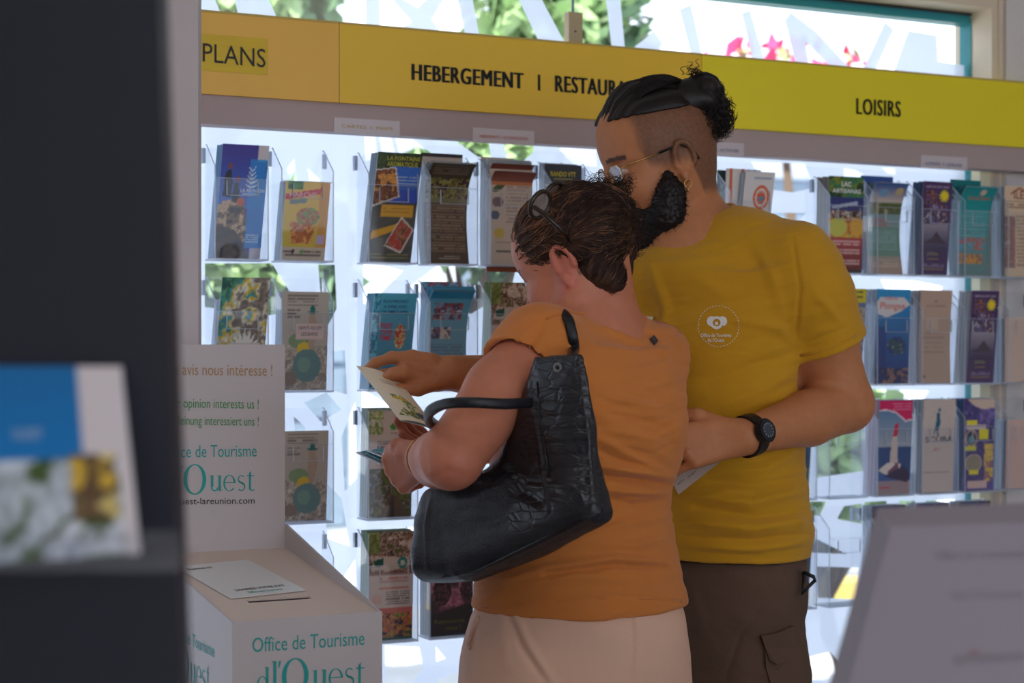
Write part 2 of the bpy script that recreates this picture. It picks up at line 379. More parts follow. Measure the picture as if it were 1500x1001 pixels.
HOLES = [
 [(420, 247), (431, 232), (435, 270), (426, 274)], [(450, 246), (468, 262), (473, 282), (455, 280)],
 [(300, 386), (398, 386), (422, 424), (440, 452), (396, 462), (300, 450)], [(466, 388), (490, 388), (493, 452), (480, 478), (470, 440)],
 [(486, 515), (505, 513), (508, 578), (490, 573)], [(533, 196), (549, 197), (553, 232), (535, 236)], [(555, 198), (572, 199), (580, 229), (560, 229)],
 [(578, 199), (602, 202), (645, 235), (612, 240), (585, 229)], [(532, 386), (565, 390), (590, 397), (545, 442), (532, 446)],
 [(600, 420), (640, 390), (700, 392), (755, 396), (748, 425), (690, 460), (640, 440)],
 [(445, 590), (478, 575), (500, 600), (470, 618)], [(500, 640), (520, 590), (523, 700), (505, 720)], [(430, 610), (446, 625), (455, 690), (440, 700)],
 [(470, 700), (500, 730), (512, 800), (480, 790)], [(425, 780), (455, 800), (470, 850), (440, 830)], [(530, 570), (580, 600), (570, 640), (530, 625)],
 [(500, 850), (520, 820), (524, 900), (505, 905)], [(560, 775), (615, 772), (620, 800), (575, 800)],
 [(668, 207), (716, 210), (719, 232), (700, 230)], [(738, 211), (781, 214), (781, 223), (762, 240), (744, 238)], [(800, 262), (822, 238), (842, 262), (830, 300)],
 [(813, 213), (872, 217), (874, 244), (842, 243)], [(1100, 237), (1178, 240), (1193, 275), (1160, 282), (1118, 276)], [(1127, 312), (1180, 312), (1162, 335), (1140, 334)],
 [(1236, 246), (1254, 250), (1279, 265), (1236, 266)], [(1292, 246), (1310, 247), (1312, 256), (1300, 254)], [(1290, 410), (1340, 412), (1380, 420), (1378, 430), (1300, 430)],
 [(1196, 600), (1266, 590), (1266, 690), (1196, 700)], [(1170, 735), (1210, 735), (1200, 756), (1172, 752)], [(1236, 742), (1262, 738), (1262, 768), (1226, 760)],
 [(1264, 570), (1360, 573), (1350, 588), (1266, 584)], [(1266, 736), (1298, 734), (1306, 800), (1266, 840)], [(1318, 734), (1340, 734), (1350, 800), (1324, 800)],
 [(1356, 734), (1398, 732), (1400, 800), (1366, 800)], [(1182, 790), (1196, 790), (1240, 812), (1190, 810)], [(1196, 830), (1258, 832), (1256, 878), (1198, 876)],
 [(1175, 965), (1215, 955), (1245, 985), (1220, 1000), (1180, 995)], [(564, 946), (614, 948), (620, 979), (580, 1030), (564, 1040)],
 [(638, 947), (653, 965), (639, 970)], [(641, 996), (669, 985), (690, 1000), (680, 1060), (642, 1060)], [(1440, 250), (1441, 250), (1441, 252)]]
HOLES = HOLES[:-1]
film([(-700, 40), (160, 160), (1413, 160), (1413, 1180), (160, 1180), (-700, 1400)], HOLES, 'frosted_sheet')

# ---------------------------------------------------------------- outside: street, sunlit facade, tree, flowering shrub
M_FAC = mat('sunlit_facade', (236, 238, 244), 0.85, var=.03, vscale=1.2)
M_FACS = mat('shaded_shutter', (120, 135, 150), 0.7, var=.1, vscale=4)  # grey-blue of the shutters stands for the shaded parts of the facade
M_PAVE = mat('pavement', (190, 188, 186), 0.9, var=.08, vscale=6)
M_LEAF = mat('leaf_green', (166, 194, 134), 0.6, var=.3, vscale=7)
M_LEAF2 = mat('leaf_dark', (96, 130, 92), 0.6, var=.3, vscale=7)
M_BARK = mat('bark', (95, 78, 62), 0.9, bump=.5, bscale=20)
M_PINK = mat('pink_bract', (230, 74, 124), 0.6, var=.2)
b = MB(); b.wbox(-8, 14, -.12, -.05, -16, -.2, 0); struct(b.build('pavement', [M_PAVE]))
fac = thing('street_building', W(3, -.05, -7.6), 'white sunlit building across the street behind the window', 'building')
b = MB(); b.wbox(-6, 12, -.05, 5.6, -8.2, -7.6, 0); b.build('wall', [M_FAC], fac)
b = MB(); b.wbox(-6.2, 12.2, 5.6, 5.75, -8.3, -7.3, 0); b.wbox(-6, 12, 2.9, 2.98, -7.6, -7.3, 0); b.build('cornice', [M_FAC], fac)
for x, z, w_, h_ in [(.1, 1.2, .9, 1.5), (-1.4, 1.2, .8, 1.5), (1.7, .2, .9, 2.1), (3.4, 1.2, 1.0, 1.4), (5.6, 1.2, 1.0, 1.4)]:
    o = MB().wbox(x, x+w_, z, z+h_, -7.62, -7.57).build('window', [M_FACS], fac)
    for k in range(6): MB().wbox(x+.04, x+w_-.04, z+h_*k/6+.02, z+h_*(k+1)/6-.02, -7.57, -7.54).build('slat', [M_FACS], o)
o = MB().wbox(-4, 12, -.05, .06, -5.0, -4.75).build('kerb', [mat('yellow_kerb', (225, 190, 90), .8)], loc=W(3, -.05, -4.9)); struct(o)
def foliage(name, parent, c, r, n, size, m, seed):
    rng = np.random.RandomState(seed); d = rng.normal(size=(n, 3)); d /= np.linalg.norm(d, axis=1)[:, None]
    p = np.asarray(c)+d*np.asarray(r)*(rng.rand(n, 1)**.45); a = rng.normal(size=(n, 3)); a /= np.linalg.norm(a, axis=1)[:, None]
    e = np.cross(a, rng.normal(size=(n, 3))); e /= np.linalg.norm(e, axis=1)[:, None]; s = size*(.6+.8*rng.rand(n, 1))
    v = np.stack([p-a*s, p+e*s*.45+a*s*.1, p+a*s, p-e*s*.45+a*s*.1], 1).reshape(-1, 3); f = np.arange(4*n).reshape(n, 4)
    o = raw(name, v, f, m, parent, smooth=False); o['kind'] = 'stuff'; return o
def tree(px, Y, zc, r, trunk, n, label, seed, m=(None, None)):
    base = P(px, HY, Y); base[2] = -.05
    t = thing('tree', base, label, 'tree', None)
    pts = [base+np.array([.05*math.sin(i*1.3), .03*i, (zc)*i/5]) for i in range(6)]
    MB().tube(pts, [trunk*(1-.12*i) for i in range(6)], 9).build('trunk', [M_BARK], t, smooth=True)
    b = MB()
    for k in range(7):
        a = k*2.4; e = pts[-1]+np.array([math.cos(a)*r[0]*.6, math.sin(a)*r[1]*.6, r[2]*.4]); b.tube([pts[4], (pts[4]+e)/2+np.array([0, 0, .05]), e], [.03, .02, .008], 6)
    b.build('branch', [M_BARK], t, smooth=True)
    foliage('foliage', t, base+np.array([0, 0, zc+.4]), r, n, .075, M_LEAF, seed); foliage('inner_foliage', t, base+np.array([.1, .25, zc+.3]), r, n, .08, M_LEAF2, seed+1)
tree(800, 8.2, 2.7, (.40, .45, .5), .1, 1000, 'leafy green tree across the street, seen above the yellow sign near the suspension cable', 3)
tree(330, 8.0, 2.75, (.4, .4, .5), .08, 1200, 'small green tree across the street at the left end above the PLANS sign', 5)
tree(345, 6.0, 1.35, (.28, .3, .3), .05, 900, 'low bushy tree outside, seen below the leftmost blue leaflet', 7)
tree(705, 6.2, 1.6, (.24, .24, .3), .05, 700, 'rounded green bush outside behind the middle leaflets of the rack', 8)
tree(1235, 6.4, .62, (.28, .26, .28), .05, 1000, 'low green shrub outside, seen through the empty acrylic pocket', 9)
sh = thing('flowering_shrub', P(1150, HY, 8.8)*np.array([1, 1, 0])+np.array([0, 0, -.05]), 'shrub with bright pink flowers outside above the LOISIRS sign', 'shrub')
bp_ = org(sh); MB().tube([bp_, bp_+np.array([.1, 0, 1.2]), bp_+np.array([.0, 0, 2.4])], [.05, .04, .02], 7).build('stem', [M_BARK], sh, smooth=True)
foliage('foliage', sh, bp_+np.array([0, .1, 2.65]), (.62, .3, .3), 130, .05, M_LEAF, 21); foliage('flower', sh, bp_+np.array([0, 0, 2.68]), (.66, .3, .28), 240, .06, M_PINK, 22)

# ---------------------------------------------------------------- pillar at the left
zt_ = 2.75
pl = proj(295, 300, np.array([0, 2.99, 0]), np.array([0, -1, 0])); pl2 = proj(225, 300, np.array([0, 2.96, 0]), np.array([0, -1, 0]))
b = MB(); b.box([pl2[0]-.12, 2.96, 0], [pl[0]-pl2[0]+.12, 0, 0], [0, .03, 0], [0, 0, 2.75]); struct(b.build('pillar', [mat('pillar_paint', (196, 186, 186), .8, var=.03)]))

# ---------------------------------------------------------------- sign boards over the rack
BO = .055
n_ = WN
def board(x0, x1, ytop0, ytop1, ybot0, ybot1, col, label, nm):
    z1 = (WP(x0, ytop0, BO)[2]+WP(x1, ytop1, BO)[2])/2; z0 = (WP(x0, ybot0, BO)[2]+WP(x1, ybot1, BO)[2])/2
    s0, s1 = ws(x0, BO), ws(x1, BO)
    r = thing('sign_board', W((s0+s1)/2, z0, BO), label, 'sign')
    MB().wbox(s0+.0006, s1-.0006, z0, z1, BO-.03, BO).build('panel', [mat(nm, col, .45, var=.025, vscale=4)], r)
    MB().wbox(s0+.0006, s1-.0006, z1-.004, z1, BO-.031, BO+.0015).build('edge_trim', [mat('board_edge', (200, 172, 90), .5)], r)
    return r, s0, s1, z0, z1
p_ = W0+WN*BO
ytop = lambda x: 14+(x-295)*.0877; ybot = lambda x: 137+(x-295)*.0656
r1, *_ = board(120, 497, ytop(120), ytop(497), ybot(120), ybot(497), (240, 186, 78), 'orange-yellow header board at the left, carrying the taped PLANS strip', 'board_orange')
s0, s1 = ws(200, BO), ws(392, BO); MB().wbox(s0, s1, WP(392, 110, BO)[2], WP(392, 57, BO)[2], BO, BO+.0015).build('paper_strip', [mat('strip_yellow', (220, 184, 40), .5, var=.08, vscale=9, stretch=(1, 1, 8))], r1)
text_on('lettering', 'PLANS', 297, 90, 389, 99, 27, W0+WN*(BO+.0015), WN, M_BLACK, r1, .004)
r2, *_ = board(497, 1028, ytop(497), ytop(1028), ybot(497), ybot(1028), (242, 196, 54), 'long mustard header board reading HEBERGEMENT I RESTAURATION', 'board_mustard')
text_on('lettering', 'HEBERGEMENT', 604, 117, 766, 130, 23.5, p_, WN, M_BLACK, r2, .014, space=1.12)
text_on('lettering', 'I', 788, 132.5, 791.5, 133, 23.5, p_, WN, M_BLACK, r2, .014, space=1.12)
text_on('lettering', 'RESTAURATION', 814, 134, 968, 146.5, 23.5, p_, WN, M_BLACK, r2, .014, space=1.12)
r3, *_ = board(1028, 1700, ytop(1028), ytop(1700), ybot(1028), ybot(1700), (244, 224, 38), 'brightly lit yellow header board at the right reading LOISIRS', 'board_yellow_lit')  # yellow board, the stronger light at this end put into its colour
text_on('lettering', 'LOISIRS', 1255, 167, 1319, 171.5, 23, p_, WN, M_BLACK, r3, .014, space=1.12)
# grey rail under the boards
RO = .045
z0 = WP(600, 199, RO)[2]; z1 = WP(600, 150, RO)[2]
o = MB().wbox(ws(120, RO), 2.59, z0, z1, 0, RO).build('display_rail', [mat('rail_paint', (180, 160, 156), .65, var=.02)], loc=W(.3, z0, 0)); tag(o, 'plain grey-white rail running under the yellow header boards', 'rail')
for (xa, xb, ya, t1, c, lab) in [(489, 585, 172, 'CARTES  I  MAPS', (190, 160, 60), 'clear label tag with yellow print under the PLANS and HEBERGEMENT boards'), (692, 782, 187, 'HEBERGEMENTS  I  ACCOMMODATION', (196, 84, 60), 'clear label tag with red print under the word HEBERGEMENT'),
                            (1020, 1089, 206, 'LOISIRS  I  ACTIVITIES', (80, 84, 130), 'clear label tag with blue print just right of the man\'s head'), (1348, 1416, 227, 'LOISIRS  I  LEISURE', (70, 74, 140), 'clear label tag with blue print at the right under LOISIRS')]:
    s0, s1 = ws(xa, RO), ws(xb, RO); za = WP(xa, ya, RO)[2]
    t = thing('label_tag', W((s0+s1)/2, za-.026, RO), lab, 'label', 'label tags on the rail')
    MB().wbox(s0, s1, za-.028, za, RO, RO+.002).build('plate', [mat('label_plate', (205, 194, 196), .35)], t)
    d = (xb-xa); text_on('lettering', t1, xa+d*.12, ya+14+d*.12*.06, xb-d*.1, ya+14+d*.9*.06, 4.5, W0+WN*(RO+.002), WN, mat('ink_%d%d' % (c[0], c[1]), c, .5), t, .01)
# suspension cable with its fitting
t = thing('suspension_cable', WP(840, 58, .01), 'thin cable with a beige fitting holding the header boards, over RESTAURATION', 'cable')
a = WP(840, 58, .01); MB().wbox(ws(830, .01), ws(850, .01), a[2]-.02, WP(840, 19, .01)[2], 0, .02).build('fitting', [mat('fitting_beige', (190, 170, 130), .5)], t)
MB().tube([WP(839, 19, .01), W(ws(839, .01), 2.75, .01)], .003, 6).build('wire', [M_CLIP], t)
MB().tube([WP(843, 46, .022), WP(843, 46, .02)], .002, 8).build('screw', [M_DARKG], t)
# clear backing sheets which carry the pockets
ROWZ = None
# ---------------------------------------------------------------- brochure pockets and leaflets
def zrow(px, py): return WP(px, py, PD)[2]
ZR = [zrow(440, 381), zrow(450, 573), zrow(450, 766), zrow(560, 942)]
XL = dict(A=316, B=414, C=541, D=631, E=720, F=808, G=1070, H=1216, I=1286, J=1352, K=1414, L=1478)
SX = {k: ws(v, PD) for k, v in XL.items()}
COLN = dict(A='first', B='second', C='third', D='fourth', E='fifth', F='sixth', G='seventh', H='eighth', I='ninth', J='tenth', K='eleventh', L='rightmost')
ROWN = ['top', 'second', 'third', 'lowest']
for g, lab in [('AB', 'at the left end'), ('CF', 'behind the woman'), ('GG', 'beside the man\'s neck'), ('HL', 'at the right end')]:
    s0, s1 = SX[g[0]]-.02, SX[g[1]]+PWD+.02
    o = MB().wbox(s0, s1, .55, ZR[0]+.235, -.006, -.003).build('acrylic_backing_sheet', [M_ACR], loc=W((s0+s1)/2, .55, 0)); tag(o, 'clear acrylic backing sheet carrying the brochure pockets '+lab, 'panel')
def put(c, r, cv, desc, w=.092, h=None, off=.02, lean=-.1, curl=0, bow=0, cs=.55, twist=.1, ds=.003, stack=4, scol=(196, 210, 222), sdesc=None, dz=0, backs=(), hold=None, stw=None):
    z = ZR[r]; s = SX[c]; off = off+.014; stack = stack+2 if stack else 0
    place = '%s column, %s row' % (COLN[c], ROWN[r])
    holder(s, z, hold or ('acrylic pocket in the '+COLN[c]+' column, '+ROWN[r]+' row'), 'acrylic brochure pockets')
    if stack:
        for k in range(stack):
            o_ = .006+(off-.008)*k/stack
            fn = sheet_fn(s+ds-.001+.0006*k, z+.001, o_, w, (h or .21)-.002*((k*7) % 3), lean, curl*.96, bow, cs, twist)
            plain_leaflet(fn, scol if k % 2 else tuple(int(q*.86) for q in scol), 'one of the leaflets stacked behind the front one in the %s column, %s row' % (COLN[c], ROWN[r]), 'stack in the pocket of the %s column, %s row' % (COLN[c], ROWN[r]))
    for bcv, bd, bo, kw in backs:
        leaflet(bcv, sheet_fn(s+kw.get('ds', ds), z+.001+kw.get('dz', 0), bo+(.010 if bo > .008 else 0), kw.get('w', w), bcv.h, kw.get('lean', 0), kw.get('curl', 0), 0, .6, kw.get('twist', 0)), bd)
    if cv is None: return
    return leaflet(cv, sheet_fn(s+ds, z+.001+dz, off, w, cv.h, lean, curl, bow, cs, twist), desc+', %s row' % ROWN[r])
WH = (205, 192, 182)
# --- column A
c = Canvas((60, 60, 150)); c.grad(0, .45, 1, 1, (50, 105, 190), (58, 44, 130)); c.rect(.78, .86, 1, 1, (190, 182, 184))
c.photo(0, 0, .62, .5, [(40, 32, 34), (70, 56, 50), (120, 96, 74), (92, 74, 62), (180, 150, 116)], 4, 9, mask=inpoly(c.U, c.V, [(0, 0), (.7, 0), (.6, .1), (.66, .3), (.55, .5), (.3, .52), (.1, .5), (0, .46)]))
c.photo(0, 0, .75, .3, [(38, 32, 36), (58, 48, 46), (74, 60, 52)], 9, 7, mask=inpoly(c.U, c.V, [(0, 0), (.76, 0), (.6, .14), (.4, .25), (0, .3)]))
for (x, y, s) in [(.18, .55, 1.0), (.36, .5, .75)]:
    c.poly([(x-.1*s, y), (x-.07*s, y+.2*s), (x+.04*s, y+.24*s), (x+.1*s, y+.12*s), (x+.08*s, y-.02)], (30, 36, 44)); c.ell(x+.03, y+.26*s, .045, .028, (120, 60, 50))
c.rect(.62, .1, 1, .87, (30, 130, 200), .82); c.rect(.76, 0, 1, .09, (170, 168, 178)); c.ell(.48, .5, .08, .035, (190, 80, 40))
for k in range(5):
    for sx in (-1, 1): c.poly([(.68, .62+.035*k), (.68+sx*(.12-.012*k), .645+.04*k), (.68+sx*(.12-.012*k), .655+.04*k), (.68, .635+.035*k)], (225, 232, 240))
c.text('LA REUNION', .46, .585, .97, .615, (225, 232, 240)).lines(.5, .555, .85, .575, (220, 228, 240), 1); c.lines(.64, .13, .92, .22, (215, 225, 240), 4)
put('A', 0, c, 'blue leaflet with two hikers on a rock and white island lettering', scol=(120, 165, 205), w=.089, twist=.11)
c = Canvas((60, 130, 120)); c.photo(0, 0, 1, 1, [(40, 90, 80), (70, 130, 90), (50, 140, 150), (200, 170, 60), (190, 190, 170), (120, 110, 100)], 5, 4)
c.poly([(.25, .36)]+[(.55+(.36 if k % 2 else .22)*math.cos(a), .36+(.2 if k % 2 else .1)*math.sin(a)) for k, a in enumerate(np.linspace(math.pi, 0, 19))]+[(.9, .36)], (214, 214, 200))
c.rect(.22, .28, .88, .42, (200, 190, 184)); c.text('SAINT-PAUL', .3, .33, .82, .37, (110, 90, 80)); c.ell(.3, .15, .22, .09, (60, 140, 150))
put('A', 1, Canvas.__new__(Canvas) if False else c, 'green and teal map leaflet labelled SAINT-PAUL', h=.17, stack=2)
# --- column B
c = Canvas((214, 176, 66), h=.148); c.grad(0, 0, 1, 1, (190, 170, 60), (222, 180, 66)); c.put(c.U > .78+.1*c.V*0, (196, 120, 60), .55)
c.photo(.05, .9, .4, 1, [(40, 96, 40), (70, 140, 50), (30, 80, 40)], 3, 12); c.poly([(.02, .76), (.8, .84), (.82, .92), (.02, .83)], (196, 44, 60)); c.poly([(.12, .7), (.5, .73), (.5, .78), (.12, .76)], (110, 130, 130))
c.photo(0, 0, 1, 1, [(70, 120, 70), (150, 160, 90), (190, 80, 60), (110, 150, 80)], 8, 14, mask=((c.U-.55)/.27)**2+((c.V-.55)/.12)**2 < 1)
c.photo(0, 0, 1, 1, [(196, 120, 56), (220, 150, 80), (170, 96, 48)], 6, 16, mask=inpoly(c.U, c.V, [(.16, .5), (.2, .2), (.64, .2), (.74, .44), (.5, .44)]))
c.rect(0, 0, 1, .16, (190, 172, 150)); c.lines(.05, .03, .9, .12, (90, 80, 74), 2); c.ell(.27, .11, .04, .03, (70, 60, 60)); c.ell(.46, .11, .04, .03, (100, 150, 90)); c.rect(.78, .2, .94, .32, (180, 160, 190)); c.text('MARCHE', .1, .8, .7, .86, (225, 190, 180))
put('B', 0, c, 'short yellow and orange leaflet with a woven basket and red banner', h=.148, scol=(150, 182, 200), w=.088)
def map_leaf(label, seed, lowfig=False):
    c = Canvas((176, 170, 158), h=.185 if not lowfig else .17); c.photo(0, 0, 1, .45, [(176, 170, 158), (160, 152, 140), (182, 176, 164), (140, 134, 126)], seed, 7)
    c.lines(.12, .84, .78, .97, (110, 100, 96), 4); c.lines(.12, .72, .4, .82, (110, 100, 96), 3)
    c.ell(.38, .5, .22, .08, (120, 150, 110)); c.ell(.5, .42, .16, .07, (210, 180, 60)); c.ell(.56, .25, .3, .17, (92, 132, 134)); c.ell(.5, .26, .14, .08, (110, 150, 140)); c.ell(.2, .12, .16, .07, (130, 120, 112))
    c.ell(.66, .82, .06, .045, (20, 110, 110)); c.ell(.66, .795, .12, .012, (20, 110, 110))
    c.poly([(.6, .78), (.72, .78), (.78, .62), (.7, .42), (.6, .42), (.56, .62)], (170, 150, 130))
    if label:
        c.rect(.3, .52, .9, .68, (206, 186, 180)); c.text(label[0], .36, .615, .86, .65, (96, 74, 70)); c.text(label[1], .42, .555, .78, .59, (96, 74, 70))
    return c
put('B', 1, map_leaf(('SAINT-GILLES', 'LES-BAINS'), 12), 'grey map leaflet with coloured circles labelled SAINT-GILLES LES-BAINS', h=.185, lean=-.05, twist=.02)
put('B', 2, map_leaf(None, 15, True), 'unlabelled grey map leaflet with a hatted figure and teal circle', h=.165, lean=-.05, twist=.02, stack=3)
holder(SX['B'], ZR[3], 'empty clear acrylic pocket right behind the white suggestion box, lowest row', 'acrylic brochure pockets')
# --- column C
c = Canvas((62, 62, 58)); c.photo(0, .86, 1, 1, [(38, 52, 26), (60, 76, 34), (30, 40, 22)], 4, 6); c.rect(0, 0, 1, .45, (72, 72, 66))
c.put(((c.U*22+c.V*6) % 1 < .3) & (c.V < .5), (90, 88, 78), .6); c.rect(.32, .55, 1, .87, (44, 96, 176)); c.rect(.32, .55, 1, .66, (36, 74, 176)); c.lines(.45, .7, .95, .79, (190, 190, 200), 3)
c.poly([(0, .84), (.44, .87), (.58, .6), (0, .5)], (206, 196, 184)); c.photo(0, 0, 1, 1, [(96, 56, 34), (140, 80, 44), (70, 42, 30), (190, 130, 60)], 7, 8, mask=inpoly(c.U, c.V, [(0, .83), (.42, .86), (.55, .605), (0, .52)]))
c.rect(.2, .42, .92, .52, (206, 152, 32)); c.poly([(.02, .2), (.6, .3), (.64, .36), (.05, .28)], (206, 152, 32)); c.lines(.25, .44, .85, .5, (150, 106, 30), 2)
c.poly([(.35, .15), (.75, .08), (.99, .3), (.68, .42)], (210, 200, 190)); c.photo(0, 0, 1, 1, [(60, 84, 50), (130, 60, 40), (160, 110, 70), (170, 60, 50)], 2, 9, mask=inpoly(c.U, c.V, [(.38, .16), (.74, .1), (.95, .3), (.68, .4)]))
c.lines(.04, .02, .92, .08, (150, 140, 60), 2); c.text('LA FONTAINE', .22, .93, .96, .965, (190, 180, 60)); c.text('AROMATIQUE', .22, .875, .92, .915, (190, 180, 60))
put('C', 0, c, 'dark leaflet headed LA FONTAINE AROMATIQUE with yellow plates', off=.021, lean=-.12, twist=.14, scol=(150, 168, 182))
c = Canvas((64, 150, 178), h=.185); c.grad(0, 0, 1, 1, (54, 120, 150), (76, 170, 200)); c.photo(0, 0, .16, 1, [(70, 150, 180), (100, 190, 210), (50, 120, 160)], 3, 12)
c.text('PLUS D\'INSTANTS', .22, .9, .8, .93, (20, 50, 110)); c.text('A VIVRE AVEC', .24, .845, .8, .875, (20, 50, 110)); c.text('UN SIMPLE APPEL', .2, .79, .84, .82, (20, 50, 110))
c.text('ENJOY', .18, .64, .5, .69, (206, 40, 80), .03); c.text('YOUR', .2, .575, .5, .625, (206, 40, 80), .03); c.text('TIME', .2, .51, .48, .56, (206, 40, 80), .03)
c.photo(0, 0, 1, 1, [(210, 170, 110), (150, 90, 60), (230, 200, 150), (180, 60, 50)], 5, 14, mask=((c.U-.68)/.13)**2+((c.V-.55)/.13)**2 < 1)
put('C', 1, c, 'turquoise leaflet with red ENJOY YOUR TIME lettering', off=.024, bow=.05, scol=(90, 165, 195), h=.185, w=.088)
c = Canvas(WH, h=.205); c.photo(0, .78, .34, 1, [(150, 170, 90), (190, 190, 150), (120, 150, 70), (205, 196, 180)], 3, 7)
for a in (90, 200, 340): c.ell(.62+.07*math.cos(math.radians(a)), .86+.035*math.sin(math.radians(a)), .07, .03, (80, 150, 60))
c.text('DOMAINE', .5, .78, .78, .8, (150, 130, 110)); c.lines(.2, .64, .92, .72, (110, 100, 94), 4); c.lines(.2, .5, .92, .6, (120, 110, 100), 4)
c.photo(0, 0, 1, .46, [(64, 76, 36), (100, 110, 50), (50, 56, 34), (130, 130, 120), (74, 60, 46)], 6, 7); c.poly([(.35, 0), (.5, .22), (.7, .2), (.95, 0)], (96, 76, 60)); c.poly([(.42, 0), (.55, .2), (.6, .2), (.6, 0)], (50, 40, 34))
put('C', 2, c, 'white leaflet with a green clover mark above a rail track photograph', off=.024, lean=-.03, twist=.02, scol=(176, 190, 176), w=.092)
def jeep(seed):
    c = Canvas(WH, h=.208); c.photo(0, .62, 1, 1, [(86, 96, 40), (110, 84, 66), (176, 150, 130), (72, 54, 44), (150, 110, 86), (196, 176, 160)], seed, 8)
    c.put((c.V > .8) & (c.U < .25), (110, 140, 50), .6); c.poly([(.05, .66), (.15, .78), (.9, .76), (.95, .68), (.5, .64)], (196, 178, 164)); c.ell(.76, .71, .11, .055, (30, 120, 110)); c.ell(.76, .71, .05, .026, (190, 190, 180)); c.poly([(.1, .74), (.32, .76), (.34, .69), (.14, .68)], (36, 90, 78))
    c.rect(0, .6, 1, .63, (110, 60, 50), .6); c.lines(.25, .52, .9, .58, (196, 110, 96), 2); c.lines(.25, .46, .9, .49, (196, 110, 96), 1); c.lines(.4, .32, .92, .45, (90, 84, 80), 6); c.rect(.1, .34, .3, .42, (206, 150, 140), .5)
    c.rect(0, .25, 1, .3, (196, 100, 90)); c.photo(0, .03, 1, .25, [(60, 70, 40), (150, 150, 60), (170, 90, 60), (200, 120, 70), (40, 40, 50)], seed+1, 9); c.rect(0, 0, 1, .03, (50, 90, 80)); return c
put('C', 3, jeep(3), 'leaflet with a jeep tour photograph above white text and a red strip', off=.026, lean=-.02, twist=.02, w=.093, scol=(150, 170, 140))
# --- column D
b1 = Canvas((186, 170, 156)); b1.rect(0, .965, 1, 1, (56, 46, 50)); b1.text('TOUS LES JOURS 7/7', .25, .91, .85, .93, (110, 96, 90)); b1.lines(.08, .3, .9, .88, (140, 124, 114), 22)
c = Canvas((86, 68, 54)); c.lines(.08, .1, .95, .56, (150, 126, 96), 17, a=.8); c.photo(0, .62, 1, .82, [(110, 116, 50), (90, 60, 50), (140, 140, 70), (70, 44, 50)], 4, 10); c.rect(0, .82, 1, 1, (66, 58, 44)); c.rect(0, .58, 1, .61, (120, 116, 80)); c.lines(.1, .84, .9, .97, (116, 100, 80), 4); c.lines(.3, .03, .8, .08, (190, 176, 160), 2)
put('D', 0, c, 'dark brown text leaflet whose head curls forward', off=.014, bow=.28, lean=-.08, curl=.75, cs=.62, twist=0, w=.093, stack=3, scol=(150, 160, 160), backs=[(b1, 'tall beige text leaflet standing behind the curled brown one, top row', .004, {'w': .09, 'dz': .008})])
b1 = Canvas((70, 140, 180)); b1.photo(0, .55, 1, 1, [(60, 130, 180), (180, 100, 120), (90, 170, 200), (200, 190, 190)], 9, 5)
c = Canvas((120, 168, 190)); c.grad(0, 0, 1, 1, (120, 160, 186), (90, 170, 200)); c.photo(.15, .68, .85, .84, [(190, 196, 206), (60, 70, 110), (170, 90, 80), (120, 150, 180)], 5, 9); c.photo(.15, .5, .6, .6, [(150, 70, 80), (60, 70, 110), (200, 190, 180)], 6, 11); c.rect(0, .9, 1, 1, (40, 130, 170)); c.lines(.1, .1, .9, .45, (90, 120, 150), 12)
put('D', 1, c, 'light blue boat leaflet whose head curls forward', off=.014, bow=.25, curl=.7, cs=.65, twist=0, w=.09, stack=4, scol=(80, 160, 195), dz=-.006, backs=[(b1, 'tall blue and pink leaflet standing behind the curled light blue ones, second row', .004, {'w': .086})])
c = Canvas((52, 44, 48)); c.photo(0, .2, 1, 1, [(150, 90, 110), (190, 120, 140), (120, 76, 90), (70, 50, 56)], 7, 4); c.grad(0, 0, 1, .16, (40, 38, 44), (56, 50, 54)); c.poly([(0, .2), (1, .3), (1, .14), (0, .12)], (48, 44, 46))
for x in (.2, .8): c.rect(x, .18, x+.025, .9, (40, 30, 34)); c.photo(0, 0, 1, 1, [(50, 34, 38), (110, 66, 76), (36, 26, 30)], int(x*10), 16, mask=((c.U-x-.1)/.2)**2+((c.V-.42)/.14)**2 < 1)
c.text('Ressource', .12, .12, .8, .155, (120, 130, 50)); c.text('vous !', .36, .055, .72, .09, (120, 130, 50))
put('D', 3, c, 'dark leaflet with palm trees against a pink sky', off=.03, lean=0, twist=0, w=.094, stack=5, scol=(150, 156, 165))
holder(SX['D'], ZR[2], 'clear acrylic pocket hidden behind the handbag, third row', 'acrylic brochure pockets')
# --- column E
b1 = Canvas((196, 174, 160)); b1.lines(.1, .3, .9, .9, (150, 130, 120), 14)
b2 = Canvas((150, 76, 50)); b2.grad(0, .5, 1, 1, (200, 170, 150), (120, 60, 50)); b2.rect(0, .8, 1, .86, (200, 130, 90))
c = Canvas((196, 176, 158), h=.2); c.poly([(.05, .74), (.3, .84), (.45, .83), (.3, .75), (.12, .71)], (70, 84, 50)); c.ell(.2, .62, .13, .05, (110, 80, 84)); c.ell(.14, .49, .1, .045, (60, 70, 96)); c.ell(.24, .31, .12, .055, (196, 166, 50)); c.lines(.4, .4, .92, .82, (150, 130, 120), 12); c.lines(.15, .1, .5, .14, (60, 50, 50), 1); c.lines(.15, .2, .8, .23, (140, 120, 110), 1)
put('E', 0, c, 'cream leaflet with a green leaf and coloured discs', off=.028, lean=-.02, bow=.05, twist=0, w=.095, stack=3, scol=(180, 186, 190),
    backs=[(b1, 'tall plain cream leaflet at the back of the fifth pocket, top row', .003, {'w': .075, 'dz': .006}), (b2, 'brown and orange leaflet fanning forward over the cream one, top row', .013, {'w': .093, 'curl': 1.1, 'dz': .0}), (b2, 'second brown and orange leaflet fanning forward below the first, top row', .018, {'w': .093, 'curl': 1.15, 'dz': -.014, 'lean': -.03})])
